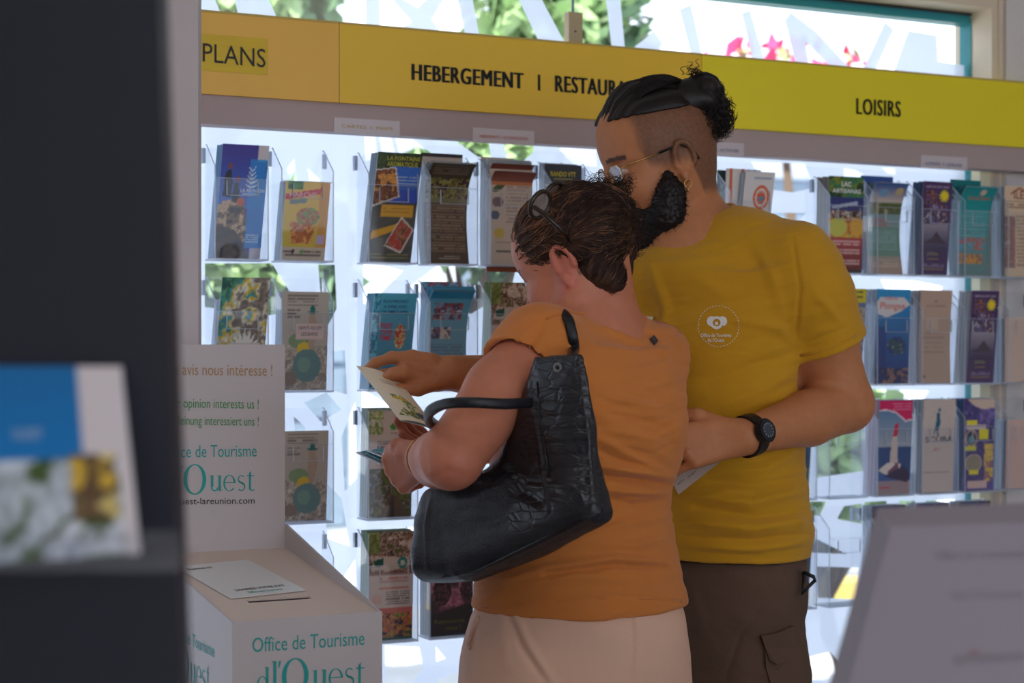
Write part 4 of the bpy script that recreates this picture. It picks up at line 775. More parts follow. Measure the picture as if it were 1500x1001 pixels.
# ---------------------------------------------------------------- signed-distance sculpting (gives one continuous skin)
class SDF:
    def __init__(s, lo, hi, vox):
        s.lo = np.asarray(lo, float); s.vox = vox; s.n = np.ceil((np.asarray(hi)-s.lo)/vox).astype(int)+1
        s.g = np.full(s.n, 1.0, np.float32)
    def reg(s, lo, hi, pad):
        a = np.clip(np.floor((np.asarray(lo)-pad-s.lo)/s.vox).astype(int), 0, s.n); b = np.clip(np.ceil((np.asarray(hi)+pad-s.lo)/s.vox).astype(int)+1, 0, s.n)
        if (b <= a).any(): return None, None
        ax = [(s.lo[i]+s.vox*np.arange(a[i], b[i])).astype(np.float32) for i in range(3)]
        return (slice(a[0], b[0]), slice(a[1], b[1]), slice(a[2], b[2])), (ax[0][:, None, None], ax[1][None, :, None], ax[2][None, None, :])
    def comb(s, sl, d, k, op):
        g = s.g[sl]
        if op == 'add':
            if k > 0: h = np.maximum(k-np.abs(g-d), 0)/k; s.g[sl] = np.minimum(g, d)-h*h*k*.25
            else: s.g[sl] = np.minimum(g, d)
        elif op == 'sub':
            d = -d
            if k > 0: h = np.maximum(k-np.abs(g-d), 0)/k; s.g[sl] = np.maximum(g, d)+h*h*k*.25
            else: s.g[sl] = np.maximum(g, d)
    def cone(s, a, b, ra, rb, k=.01, op='add'):
        a = np.asarray(a, float); b = np.asarray(b, float); r = max(ra, rb)
        sl, X = s.reg(np.minimum(a, b)-r, np.maximum(a, b)+r, k+2.5*s.vox)
        if sl is None: return s
        ba = b-a; L2 = max(float(ba@ba), 1e-9); p = [X[i]-np.float32(a[i]) for i in range(3)]
        t = np.clip((p[0]*ba[0]+p[1]*ba[1]+p[2]*ba[2])/L2, 0, 1).astype(np.float32)
        d = np.sqrt((p[0]-t*ba[0])**2+(p[1]-t*ba[1])**2+(p[2]-t*ba[2])**2)-(ra+(rb-ra)*t)
        s.comb(sl, d, k, op); return s
    def chain(s, pts, rs, k=.01, op='add'):
        for i in range(len(pts)-1): s.cone(pts[i], pts[i+1], rs[i], rs[i+1], k, op)
        return s
    def ell(s, c, r, R=None, k=.01, op='add'):
        c = np.asarray(c, float); r = np.asarray(r, float); m = r.max()
        sl, X = s.reg(c-m, c+m, k+2.5*s.vox)
        if sl is None: return s
        p = [X[i]-np.float32(c[i]) for i in range(3)]
        if R is not None: p = [p[0]*R[0, j]+p[1]*R[1, j]+p[2]*R[2, j] for j in range(3)]
        k0 = np.sqrt((p[0]/r[0])**2+(p[1]/r[1])**2+(p[2]/r[2])**2); k1 = np.sqrt((p[0]/r[0]**2)**2+(p[1]/r[1]**2)**2+(p[2]/r[2]**2)**2)
        s.comb(sl, (k0*(k0-1)/np.maximum(k1, 1e-6)).astype(np.float32), k, op); return s
    def loft(s, rings, k=.02, grow=0.0, op='add', n=2.3):
        """rings: (z, cx, cy, a, b, ang) - a along ang, b across; elliptical slices blended over height"""
        rg = np.array(sorted(rings)); z = rg[:, 0]; m = rg[:, 3:5].max()+grow
        sl, X = s.reg([rg[:, 1].min()-m, rg[:, 2].min()-m, z[0]], [rg[:, 1].max()+m, rg[:, 2].max()+m, z[-1]], k+2.5*s.vox)
        zz = X[2].ravel(); zi = np.clip(zz, z[0], z[-1])
        def it(j):
            # smooth interpolation through the rings
            t = np.interp(zi, z, np.arange(len(z))); i = np.clip(t.astype(int), 0, len(z)-2); f = t-i
            p0 = rg[np.clip(i-1, 0, None), j]; p1 = rg[i, j]; p2 = rg[i+1, j]; p3 = rg[np.clip(i+2, None, len(z)-1), j]
            return (.5*(2*p1+(p2-p0)*f+(2*p0-5*p1+4*p2-p3)*f*f+(3*p1-p0-3*p2+p3)*f**3)).astype(np.float32)[None, None, :]
        cx, cy, a, b, an = [it(j) for j in range(1, 6)]; a = a+grow; b = b+grow
        dx = X[0]-cx; dy = X[1]-cy; u = (dx*np.cos(an)+dy*np.sin(an))/a; v = (-dx*np.sin(an)+dy*np.cos(an))/b
        q = (np.abs(u)**n+np.abs(v)**n)**(1/n); d = (q-1)*np.minimum(a, b)
        dz = np.maximum(z[0]-grow-zz, zz-z[-1]-grow)[None, None, :].astype(np.float32)
        s.comb(sl, np.maximum(d, dz), k, op); return s
    def cut(s, p, n, k=0.0):          # remove everything on the +n side of the plane
        p = np.asarray(p, float); n = np.asarray(n, float); n = n/np.linalg.norm(n)
        X = [(s.lo[i]+s.vox*np.arange(s.n[i])).astype(np.float32) for i in range(3)]
        d = (X[0]-p[0])[:, None, None]*n[0]+(X[1]-p[1])[None, :, None]*n[1]+(X[2]-p[2])[None, None, :]*n[2]
        s.g = np.maximum(s.g, d.astype(np.float32)); return s
    def mesh(s, adapt=0.0):
        w = 3*s.vox; g = np.clip(s.g, -w, w); g[0] = w; g[-1] = w; g[:, 0] = w; g[:, -1] = w; g[:, :, 0] = w; g[:, :, -1] = w
        G = openvdb.FloatGrid(w); G.copyFromArray(np.ascontiguousarray(g), tolerance=1e-6)
        pts, tri, quad = G.convertToPolygons(0.0, adapt)
        v = pts.astype(float)*s.vox+s.lo
        q = [tuple(x) for x in quad.tolist()]; t = [tuple(x) for x in tri.tolist()]
        f = q+t
        # orientation check by signed volume
        A_ = quad if len(quad) else tri
        vol = np.einsum('ij,ij->i', v[A_[:, 0]]-v.mean(0), np.cross(v[A_[:, 1]]-v.mean(0), v[A_[:, 2]]-v.mean(0))).sum()
        if vol < 0: f = [x[::-1] for x in f]
        return v, f
def vnormals(v, f):
    q = np.array([x if len(x) == 4 else (x[0], x[1], x[2], x[2]) for x in f])
    n = np.cross(v[q[:, 2]]-v[q[:, 0]], v[q[:, 3]]-v[q[:, 1]]); N = np.zeros_like(v)
    for j in range(4): np.add.at(N, q[:, j], n)
    return N/np.maximum(np.linalg.norm(N, axis=1), 1e-12)[:, None]
def keep_big(v, f, frac=.03):
    """drop tiny loose shells"""
    n = len(v); lab = np.arange(n); q = np.array([x if len(x) == 4 else (x[0], x[1], x[2], x[2]) for x in f])
    for _ in range(400):
        m = lab[q].min(1); new = lab.copy()
        for j in range(4): np.minimum.at(new, q[:, j], m)
        new = new[new]
        if (new == lab).all(): break
        lab = new
    u, c = np.unique(lab, return_counts=True); ok = set(u[c > frac*n]); keep = np.isin(lab, list(ok))
    mp = np.cumsum(keep)-1; return v[keep], [tuple(mp[i] for i in x) for x in f if keep[x[0]]]
def folds(v, N, items):
    """cloth folds: each item (polyline in photo pixels, width px, height m); real displacement of the side that faces the viewer"""
    px, py = pix(v); view = v-np.array([0, 0, CH]); view /= np.linalg.norm(view, axis=1)[:, None]
    face = np.clip(-(N*view).sum(1)*1.6, 0, 1)
    D = np.zeros(len(v))
    for pl, w, h in items:
        pl = np.array(pl, float); best = np.full(len(v), 1e9); tt = np.zeros(len(v)); L = len(pl)-1
        sel = (px > pl[:, 0].min()-4*w) & (px < pl[:, 0].max()+4*w) & (py > pl[:, 1].min()-4*w) & (py < pl[:, 1].max()+4*w)
        if not sel.any(): continue
        x = px[sel]; y = py[sel]; bb = np.full(len(x), 1e9); t_ = np.zeros(len(x))
        for i in range(L):
            a = pl[i]; b = pl[i+1]; ab = b-a; t = np.clip(((x-a[0])*ab[0]+(y-a[1])*ab[1])/(ab@ab), 0, 1)
            d = np.hypot(x-a[0]-t*ab[0], y-a[1]-t*ab[1]); m = d < bb; bb[m] = d[m]; t_[m] = (i+t[m])/L
        D[sel] += h*np.exp(-(bb/w)**2)*np.sin(np.pi*np.clip(t_*.92+.04, 0, 1))**.5
    return v+N*(D*face)[:, None]
def wrinkle(v, N, amp, sx, sy, seed, ang=0):
    px, py = pix(v); c, s_ = math.cos(ang), math.sin(ang)
    return v+N*((fbm((px*c+py*s_)/sx, (-px*s_+py*c)/sy, seed, 3)-.5)*2*amp)[:, None]
def frame(f, up=(0, 0, 1)):
    f = np.asarray(f, float); f /= np.linalg.norm(f); l = np.cross(up, f); l /= np.linalg.norm(l); u = np.cross(f, l)
    return np.stack([f, l, u], 1)          # columns: forward, left, up
def rotv(v, ax, a):
    return np.array(Matrix.Rotation(a, 3, Vector(ax)) @ Vector(v))

def head_sdf(S, O, R, sc, female=False):
    g = lambda x, y, z: O+R@np.array([x, y, z])*sc
    E = lambda c, r, k=.01, op='add', RR=None: S.ell(g(*c), np.array(r)*sc, R if RR is None else R@RR, k*sc, op)
    C = lambda a, b, ra, rb, k=.01, op='add': S.cone(g(*a), g(*b), ra*sc, rb*sc, k*sc, op)
    E((-.012, 0, .048), (.1, .077, .086), .01); E((.028, 0, .055), (.066, .066, .068), .03)
    E((.035, 0, -.02), (.056, .06, .082), .03)
    for y in (-1, 1):
        C((.0, .052*y, -.045), (.066, .022*y, -.09), .017, .016, .03); C((-.005, .055*y, .0), (.0, .052*y, -.05), .02, .017, .02)
        E((.058, .036*y, -.022), (.03, .026, .026), .02); C((.078, .012*y, .028), (.066, .046*y, .03), .012, .009, .012)
        E((.093, .031*y, .012), (.018, .018, .014), .014, 'sub'); E((.0755, .031*y, .011), (.0125, .0125, .0125), .003)
        C((.0835, .02*y, .0195), (.079, .043*y, .017), .0035, .003, .004); C((.0845, .022*y, .003), (.08, .042*y, .004), .0028, .0025, .004)
        E((.096, .013*y, -.033), (.011, .0085, .008), .006)
        C((.078, .0, -.07), (.068, .024*y, -.066), .006, .003, .008)
    C((.084, 0, .026), (.106, 0, -.022), .0085, .0115, .012); E((.11, 0, -.027), (.011, .010, .009), .006)
    E((.077, 0, -.098), (.018, .021, .016), .018)
    for z, r in ((-.056, .0058), (-.067, .0065)):
        C((.0925, 0, z), (.084, .019, z-.001), r, .0032, .005); C((.0925, 0, z), (.084, -.019, z-.001), r, .0032, .005)
    C((.101, 0, -.0615), (.09, .021, -.0615), .0018, .0015, .003, 'sub'); C((.101, 0, -.0615), (.09, -.021, -.0615), .0018, .0015, .003, 'sub')
    for y in (-1, 1):                                   # ears: rim, antihelix, lobe, hollow
        rim = []
        for t in np.linspace(-.9, 3.6, 13):
            rim.append((-.012-.0165*math.cos(t)*(-1)+0, (.079+.004*math.sin(t))*y, .006+.024*math.sin(t)+.004*math.cos(t)))
        E((-.008, .074*y, .0), (.015, .005, .026), .005); 
        for i in range(len(rim)-1): C(rim[i], rim[i+1], .0042, .0042, .003)
        C((-.018, .0765*y, .014), (-.013, .0775*y, -.014), .0028, .0028, .004)
        C((-.002, .079*y, -.022), (-.004, .079*y, -.032), .0068, .0055, .005)
        E((-.007, .085*y, .001), (.0085, .0085, .013), .004, 'sub'); C((.006, .077*y, .003), (.006, .077*y, -.007), .0035, .0035, .003)
    return g

FING = {'index': ([.043, .026, .021], .0088), 'middle': ([.048, .030, .022], .009), 'ring': ([.044, .028, .022], .0086), 'little': ([.035, .021, .019], .0076)}
def hand_sdf(S, wrist, D, N, side, curls, spread=.0, sc=1.0, thumb=None, thumb_len=(.042, .032, .026)):
    """D: wrist to knuckles, N: back-of-hand normal, side=+1 when thumb lies on N x D ... ; curls: 4 x 3 angles"""
    D = np.asarray(D, float); D /= np.linalg.norm(D); N = np.asarray(N, float); N -= D*(N@D); N /= np.linalg.norm(N); T = np.cross(N, D)*side
    w = np.asarray(wrist, float); out = {}
    pos = [(.03, .088), (.0105, .092), (-.0095, .088), (-.0275, .08)]
    S.cone(w-D*.03*sc+T*.008, w+T*.008*sc, .021*sc, .019*sc, .01); S.cone(w-D*.03*sc-T*.01, w-T*.011*sc, .021*sc, .018*sc, .01)
    for (t, d), (nm, (ln, r)), cu in zip(pos, FING.items(), curls):
        m = w+(D*d+T*t)*sc; S.cone(w+(T*t*.55+D*.012)*sc, m-N*.003, .0165*sc, (r+.0025)*sc, .012)
        p = m; ang = 0; dirT = D*math.cos(spread*t*20)+T*math.sin(spread*t*20)
        pts = [m]
        for L_, c in zip(ln, cu):
            ang += c; dv = rotv(dirT, np.cross(N, dirT), ang) if True else dirT
            p = p+dv*L_*sc; pts.append(p)
        rr = [r*1.08*sc, r*sc, r*.92*sc, r*.78*sc]
        for i in range(3): S.cone(pts[i], pts[i+1], rr[i], rr[i+1], .0035)
        for i in (1, 2): S.ell(pts[i]+N*.0, np.array([1, 1, 1])*rr[i]*1.1, None, .003)
        out[nm] = pts
    b = w+(D*.022+T*.022-N*.004)*sc
    S.cone(w+D*.03*sc-N*.01*sc+T*.012*sc, b+D*.02*sc, .017*sc, .015*sc, .01)
    pts = [b]; 
    for dv, L_ in zip(thumb, thumb_len):
        v = D*dv[0]+T*dv[1]+N*dv[2]; v /= np.linalg.norm(v); pts.append(pts[-1]+v*L_*sc)
    rr = [.0165*sc, .0125*sc, .0105*sc, .0085*sc]
    for i in range(3): S.cone(pts[i], pts[i+1], rr[i], rr[i+1], .006)
    out['thumb'] = pts; return out

def strand_mesh(paths, r, name, m, parent, seg=3):
    V_ = []; F_ = []; n0 = 0
    for P_ in paths:
        P_ = np.asarray(P_); n = len(P_); t = np.gradient(P_, axis=0); t /= np.maximum(np.linalg.norm(t, axis=1), 1e-9)[:, None]
        ref = np.array([.31, .55, .77]); a = np.cross(t, ref); a /= np.maximum(np.linalg.norm(a, axis=1), 1e-9)[:, None]; b = np.cross(t, a)
        rr = r*np.sqrt(np.clip(np.linspace(1.15, .12, n), 0, 1))[:, None]
        rings = np.stack([P_+rr*(a*math.cos(2*math.pi*k/seg)+b*math.sin(2*math.pi*k/seg)) for k in range(seg)], 1); V_.append(rings.reshape(-1, 3))
        i = np.arange(n-1)[:, None]*seg; k = np.arange(seg)[None]; k2 = (k+1) % seg
        F_.append(np.stack([i+k, i+k2, i+k2+seg, i+k+seg], -1).reshape(-1, 4)+n0); n0 += n*seg
    o = raw(name, np.concatenate(V_), np.concatenate(F_), m, parent, smooth=True); o['kind'] = 'stuff'; return o
def ring_from(pyv, xl, xr, Yc, ang, ratio, pm=None):
    """horizontal slice whose silhouette spans xl..xr in the photo; depth Yc, breadth axis at ang"""
    Pl = P(xl, pyv, Yc); Pr = P(xr, pyv, Yc); e = (Pr[0]-Pl[0])/2
    a = e/math.sqrt(math.cos(ang)**2+(ratio*math.sin(ang))**2)
    return (Pl[2], (Pl[0]+Pr[0])/2, Yc, a, a*ratio, ang)
def obj_sdf(S, name, m, parent, fold=None, wr=None, colfn=None, big=True, adapt=0.0):
    v, f = S.mesh(adapt)
    if big: v, f = keep_big(v, f)
    N = vnormals(v, f)
    if wr: v = wrinkle(v, N, *wr)
    if fold: v = folds(v, N, fold)
    N = vnormals(v, f)
    c = colfn(v, N) if colfn else None
    return raw(name, v, f, m, parent, smooth=True, colors=c)
# ================================================================= THE MAN
SKIN_M = mat('skin_tan', attr='col', rough=.5, var=.06, vscale=60, bump=.15, bscale=700, spec=.3)
HAIR_B = mat('hair_black', (26, 19, 18), .5, var=.3, vscale=90, spec=.35)
YM = 3.05
man = thing('person', np.array([P(1030, HY, YM)[0], YM, 0]), 'bearded man in a mustard T-shirt, hair in a curly bun, holding out a leaflet', 'person')
fm = np.array([-.92, -.27, -.30]); RM = frame(fm); OM = P(969, 243, 3.05); scM = 1.02
SHO = {}
L_sh = P(1168, 388, 2.965); L_el = P(1238, 592, 3.0); L_wr = P(1092, 640, 2.82)
R_sh = P(908, 400, 3.15); R_el = P(815, 566, 3.10); R_wr = P(664, 547, 2.95)
angM = math.atan2(-.55, .83)
def skin_man(v, N):
    n = len(v); c = np.tile(np.array([184, 120, 80.]), (n, 1))
    q = (v-OM)@RM/scM
    x, y, z = q[:, 0], q[:, 1], q[:, 2]
    head = z > -.16
    # shaved sides: stubble above and behind the ear, fading out at temple and nape
    ss = lambda t: np.clip(t, 0, 1)**2*(3-2*np.clip(t, 0, 1))
    zl = np.interp(x, [-.12, -.04, -.02, .02, .045, .065], [-.07, -.06, .0, .0, .010, .052])
    k = ss((.064-x)/.02)*ss((z-zl)/.022+.5)*head*.5*(.75+.5*vnoise(x*900, z*900+y*500, 3)); k = np.clip(k, 0, .7)[:, None]
    c = c*(1-k)+np.array([58, 42, 36])*k
    br = head & (x > .055) & (np.abs(np.abs(y)-.032) < .021) & (np.abs(z-(.034-.12*np.abs(np.abs(y)-.03))) < .0035); c[br] = (78, 54, 42)
    lip = head & (x > .08) & (np.abs(y) < .022) & (z < -.05) & (z > -.074); c[lip] = (140, 80, 70)
    eye = head & (np.linalg.norm(q-np.array([.0755, .031, .011]), axis=1) < .0129) | (np.linalg.norm(q-np.array([.0755, -.031, .011]), axis=1) < .0129)
    c[eye & (z < .0165) & (z > .005)] = (200, 195, 190); c[eye & (z < .0165) & (z > .005) & (np.abs(np.abs(y)-.031) < .005)] = (40, 28, 22)
    return np.clip(lin(c), 0, 1)
S = SDF([-.36, 2.62, .62], [.82, 3.38, 1.90], .0026)
g = head_sdf(S, OM, RM, scM)
S.chain([OM+RM@np.array([-.03, 0, -.02]), P(990, 300, 3.09), P(1005, 375, 3.07)], [.062, .062, .07], .03)
S.chain([P(1018, 350, 3.07), L_sh], [.066, .056], .05); S.cone(P(1000, 372, 3.04), P(1010, 420, 3.04), .075, .08, .04); S.chain([P(1000, 362, 3.08), R_sh], [.06, .055], .05)
tors = [ring_from(400, 905, 1165, YM, angM, .55), ring_from(520, 908, 1160, YM, angM, .62), ring_from(600, 912, 1160, YM, angM, .68), ring_from(690, 914, 1160, YM, angM, .66), ring_from(770, 918, 1160, YM, angM, .66)]
S.loft(tors, .05)
S.chain([L_sh, (L_sh+L_el)/2, L_el], [.056, .054, .047], .03); S.chain([L_el, L_el*.62+L_wr*.38+np.array([0, 0, -.004]), L_wr], [.048, .045, .0285], .012)
S.chain([R_sh, R_el], [.056, .047], .03); S.chain([R_el, R_el*.6+R_wr*.4, R_wr], [.047, .046, .030], .012)
HL = hand_sdf(S, L_wr+np.array([-.012, 0, 0]), P(1010, 656, 2.80)-L_wr, np.array([.05, -1, .22]), -1, [(.3, .6, .4), (.45, .8, .5), (.6, .95, .6), (.7, 1.0, .6)], .25, .98, thumb=[(.75, .6, -.2), (.9, .25, -.35), (.95, .1, -.3)])
HR = hand_sdf(S, R_wr, np.array([-1, 0, .16]), np.array([0, -.72, .69]), 1, [(.9, 1.3, .8), (.5, 1.1, .8), (.95, 1.4, .9), (1.1, 1.5, .9)], .05, .88, thumb=[(.8, .62, .0), (1.0, .22, -.05), (1.0, -.05, .0)], thumb_len=(.046, .036, .030))
S.chain([P(640, 560, 2.945), P(616, 553, 2.935), P(594, 546, 2.926), P(578, 548, 2.927), P(568, 552, 2.931)], [.016, .0135, .0112, .0105, .0088], .006)
S.chain([P(632, 530, 2.95), P(604, 524, 2.958), P(574, 524, 2.966), P(550, 532, 2.972), P(538, 541, 2.976)], [.015, .012, .0098, .0088, .0076], .006)
body = obj_sdf(S, 'body', SKIN_M, man, colfn=skin_man)
# ---- T-shirt
M_TEE = mat('mustard_jersey', (196, 142, 14), .85, bump=.25, bscale=900, var=.03, vscale=10, sheen=.15)
S = SDF([.1, 2.72, .9], [.78, 3.36, 1.66], .0032)
rg = [ring_from(405, 888, 1176, YM, angM, .58), ring_from(450, 890, 1178, YM, angM, .62), ring_from(520, 893, 1172, YM, angM, .68), ring_from(600, 898, 1167, YM, angM, .72), ring_from(670, 898, 1170, YM, angM, .75), ring_from(730, 898, 1176, YM, angM, .77), ring_from(775, 900, 1184, YM, angM, .78), ring_from(812, 905, 1178, YM, angM, .76)]
S.loft(rg, .04)
S.chain([P(1010, 360, 3.07), P(1090, 372, 3.02), L_sh+np.array([-.004, 0, .0])], [.072, .068, .066], .05); S.chain([P(1000, 362, 3.08), R_sh], [.07, .064], .05); S.ell(P(1010, 400, 3.03), [.13, .09, .05], None, .05)
le = P(1208, 492, 2.985)
S.chain([L_sh, P(1190, 440, 2.97), le+(le-L_sh)*.35], [.067, .067, .067], .025)
S.chain([R_sh, R_sh*.35+R_el*.65], [.066, .064], .03)
# hollow sleeve mouth and neck opening
dv = P(1214, 505, 2.99)-P(1172, 392, 2.965); dv /= np.linalg.norm(dv); dv2 = dv
sl_c = P(1213, 509, 2.985)
m = S.g.copy(); S.cut(sl_c, dv2)
X = [(S.lo[i]+S.vox*np.arange(S.n[i])) for i in range(3)]
far = (X[0][:, None, None] > P(1166, 500, 2.98)[0]+0*X[1][None, :, None]) & (X[2][None, None, :] > P(0, 560, 2.98)[2]-.02)
S.g = np.where(far, S.g, m)
S.cone(P(1209, 492, 2.98), L_el+(L_el-L_sh)*.1, .0585, .0585, .004, 'sub')
nb, nt = P(1005, 372, 3.07), P(988, 290, 3.07)
fdir = np.array([-.55, -.83, 0]); ldir = np.array([.83, -.55, 0]); NC = P(1004, 338, 3.06); npl = UP+fdir*.42-ldir*.30
X = [(S.lo[i]+S.vox*np.arange(S.n[i])) for i in range(3)]
xx = X[0][:, None, None]-NC[0]; yy = X[1][None, :, None]-NC[1]; zz = X[2][None, None, :]-NC[2]
cyl = np.sqrt((xx*ldir[0]+yy*ldir[1])**2+((xx*fdir[0]+yy*fdir[1])/.95)**2)-.080
pln = -(xx*npl[0]+yy*npl[1]+zz*npl[2])/np.linalg.norm(npl)
S.g = np.maximum(S.g, -np.maximum(cyl, pln).astype(np.float32))
colr = [NC+ldir*.083*math.cos(a)+fdir*.081*math.sin(a)+UP*(.0249*math.cos(a)-.034*math.sin(a)+.001) for a in np.linspace(0, 2*math.pi, 49)]
shirt_folds = [([(1165, 540), (1120, 570), (1060, 590)], 9, .004), ([(1160, 522), (1100, 535), (1040, 560)], 8, -.004), ([(1165, 505), (1140, 480), (1080, 470)], 7, .003), ([(1180, 765), (1100, 775), (1010, 765)], 8, .006), ([(1180, 750), (1110, 758), (1020, 745)], 6, -.005),
    ([(1175, 720), (1100, 738), (1000, 722)], 8, .005), ([(1176, 700), (1110, 712), (1040, 705)], 6, -.004), ([(1182, 792), (1110, 805), (1010, 800)], 6, .004), ([(1180, 783), (1100, 792), (1000, 786)], 5, -.005), ([(950, 380), (975, 450), (965, 540)], 8, .004), ([(925, 400), (935, 470), (925, 560)], 8, .004),
    ([(1160, 345), (1172, 420), (1164, 510)], 3, -.0025), ([(1195, 430), (1230, 470)], 8, .003), ([(1170, 655), (1120, 690), (1050, 690)], 9, .004), ([(1155, 585), (1120, 620), (1090, 640)], 8, .003), ([(1100, 345), (1130, 400), (1150, 470)], 9, .0025),
    ([(1243, 478), (1175, 505)], 2, -.0012), ([(1180, 803), (1090, 812), (1000, 806)], 2, -.001), ([(1010, 400), (1060, 430), (1120, 425)], 10, .002), ([(1169, 755), (1172, 775)], 8, .004)]
shirt_folds = [(a_, b_, c_*1.6) for a_, b_, c_ in shirt_folds]
shirt = obj_sdf(S, 'shirt', M_TEE, man, fold=shirt_folds, wr=(.0035, 70, 17, 5, -.2)); shirt['label'] = 'mustard yellow T-shirt'
mbc = MB(); mbc.tube(colr, .0065, 8, cap=False); o = mbc.build('collar', [M_TEE], man, smooth=True)
# print on the chest: two petals round a ring, circle and words, mapped on to the cloth
from mathutils.bvhtree import BVHTree
def bvh_of(o):
    me = o.data; return BVHTree.FromPolygons([v.co for v in me.vertices], [tuple(p.vertices) for p in me.polygons])
bv = bvh_of(shirt); om = org(man)
def drape(bvh, base, pts, out=.0015):
    r = []
    for (x, y) in pts:
        d = Vector(((x-750)/F, 1, -(y-HY)/F)).normalized(); h = bvh.ray_cast(Vector(np.array([0, 0, CH])-base), d)
        r.append(np.array(h[0])+base+np.array(h[1])*out*(1 if h[1].dot(d) < 0 else -1) if h[0] else P(x, y, 2.9))
    return r
def print_poly(o_, bvh, base, polys, m, name='print'):
    v = []; f = []
    for p in polys:
        n = len(v); v += drape(bvh, base, p); f.append(tuple(range(n, n+len(p))))
    return raw(name, v, f, m, o_)
M_INKW = mat('white_print', (226, 222, 214), .6)
def ringp(cx, cy, r0, r1, n=28, a0=0, a1=360, sy=1):
    return [[(cx+r0*math.cos(math.radians(a0+(a1-a0)*k/n)), cy+sy*r0*math.sin(math.radians(a0+(a1-a0)*k/n))), (cx+r1*math.cos(math.radians(a0+(a1-a0)*k/n)), cy+sy*r1*math.sin(math.radians(a0+(a1-a0)*k/n))), (cx+r1*math.cos(math.radians(a0+(a1-a0)*(k+1)/n)), cy+sy*r1*math.sin(math.radians(a0+(a1-a0)*(k+1)/n))), (cx+r0*math.cos(math.radians(a0+(a1-a0)*(k+1)/n)), cy+sy*r0*math.sin(math.radians(a0+(a1-a0)*(k+1)/n)))] for k in range(n)]
pol = ringp(1050, 473, 5.5, 9.5)+ringp(1043, 471, 0, 7.5, 14, 100, 290)+ringp(1058, 471, 0, 7.5, 14, -110, 80)+ringp(1050, 474, 0, 2.6, 12)
for k in range(0, 40): pol += ringp(1053, 478, 29.3, 30, 1, k*9, k*9+5)
print_poly(man, bv, om, pol, M_INKW, 'chest_emblem')
for tx, x0, x1, yy, h in [('Office de Tourisme', 1027, 1071, 494, 5), ("de l'Ouest", 1037, 1061, 501, 5)]:
    uv, f = text_uv(tx, .01); raw('lettering', drape(bv, om, [(x0+(x1-x0)*u, yy-h*w_) for u, w_ in uv]), f, M_INKW, man)
mb_ = MB(); mb_.tube(drape(bv, om, [(1172, 521), (1195, 516), (1218, 509), (1240, 500), (1254, 492)], .0005), .0022, 6); mb_.build('sleeve_hem', [M_TEE], man, smooth=True)
# ---- trousers, shoes
M_TRO = mat('brown_twill', (92, 70, 56), .9, bump=.3, bscale=600, var=.06, vscale=12)
S = SDF([.06, 2.72, .06], [.70, 3.36, 1.04], .0038)
tr_ = [ring_from(812, 916, 1171, YM, angM, .72), ring_from(860, 912, 1176, YM, angM, .76), ring_from(920, 914, 1170, YM, angM, .74), ring_from(985, 918, 1165, YM, angM, .70)]
S.loft(tr_, .03)
hc = P(1040, 985, YM); ld = np.array([.83, -.55, 0])
for sg in (1, -1):
    hp = hc+ld*.085*sg; S.chain([hp, hp*np.array([1, 1, 0])+UP*.48+ld*.01*sg, hp*np.array([1, 1, 0])+UP*.09+ld*.012*sg], [.092, .075, .068], .03)
tro = obj_sdf(S, 'trousers', M_TRO, man, fold=[([(1060, 1001), (1085, 930), (1110, 900)], 4, -.003), ([(1150, 830), (1170, 870)], 5, .004), ([(1120, 990), (1150, 960)], 6, .004), ([(1010, 850), (1030, 920)], 9, .003), ([(1130, 985), (1145, 1001)], 5, -.003)], wr=(.003, 40, 26, 8, .3)); tro['label'] = 'dark brown cargo trousers'
bvt = bvh_of(tro)
def panel_on(name, bvh, base, poly, m, par, th=.004):
    a = drape(bvh, base, poly, .001); b_ = drape(bvh, base, poly, th); n = len(poly)
    return raw(name, a+b_, [tuple(range(n))[::-1], tuple(range(n, 2*n))]+[(i, (i+1) % n, (i+1) % n+n, i+n) for i in range(n)], m, par)
panel_on('pocket_flap', bvt, om, [(1113, 930), (1135, 926), (1157, 916), (1160, 948), (1152, 965), (1136, 974), (1126, 968), (1119, 950)], M_TRO, man, .009)
panel_on('cargo_pocket', bvt, om, [(1119, 940), (1155, 934), (1156, 1001), (1128, 1001), (1122, 980)], M_TRO, man, .005)
M_BLK = mat('black_webbing', (20, 20, 24), .5)
bk_ = drape(bvt, om, [(1168, 838), (1172, 850), (1166, 868)], .012); mb_ = MB(); mb_.tube([bk_[0], bk_[0]*.5+bk_[1]*.5+np.array([.012, -.01, 0]), bk_[1]+np.array([.012, -.01, 0]), bk_[2], bk_[1]+np.array([-.004, 0, 0]), bk_[0]], .0035, 6); kc = mb_.build('key_clip', [M_BLK], None, loc=bk_[0], smooth=True); tag(kc, 'small black key clip hooked on the right side of the brown trousers', 'clip')
for sg in (1, -1):
    hp = (hc+ld*.097*sg)*np.array([1, 1, 0]); fd = np.array([-.55, -.83, 0]); Sx = SDF(hp+np.array([-.26, -.3, -.01]), hp+np.array([.14, .12, .13]), .006)
    Sx.chain([hp-fd*.03+UP*.05, hp+fd*.08+UP*.035, hp+fd*.17+UP*.03], [.045, .042, .032], .03); Sx.cone(hp+UP*.05, hp+UP*.1, .045, .05, .02); Sx.cut(hp+UP*.002, [0, 0, -1])
    obj_sdf(Sx, 'shoe', mat('shoe_canvas', (60, 56, 54), .7), man, big=False)
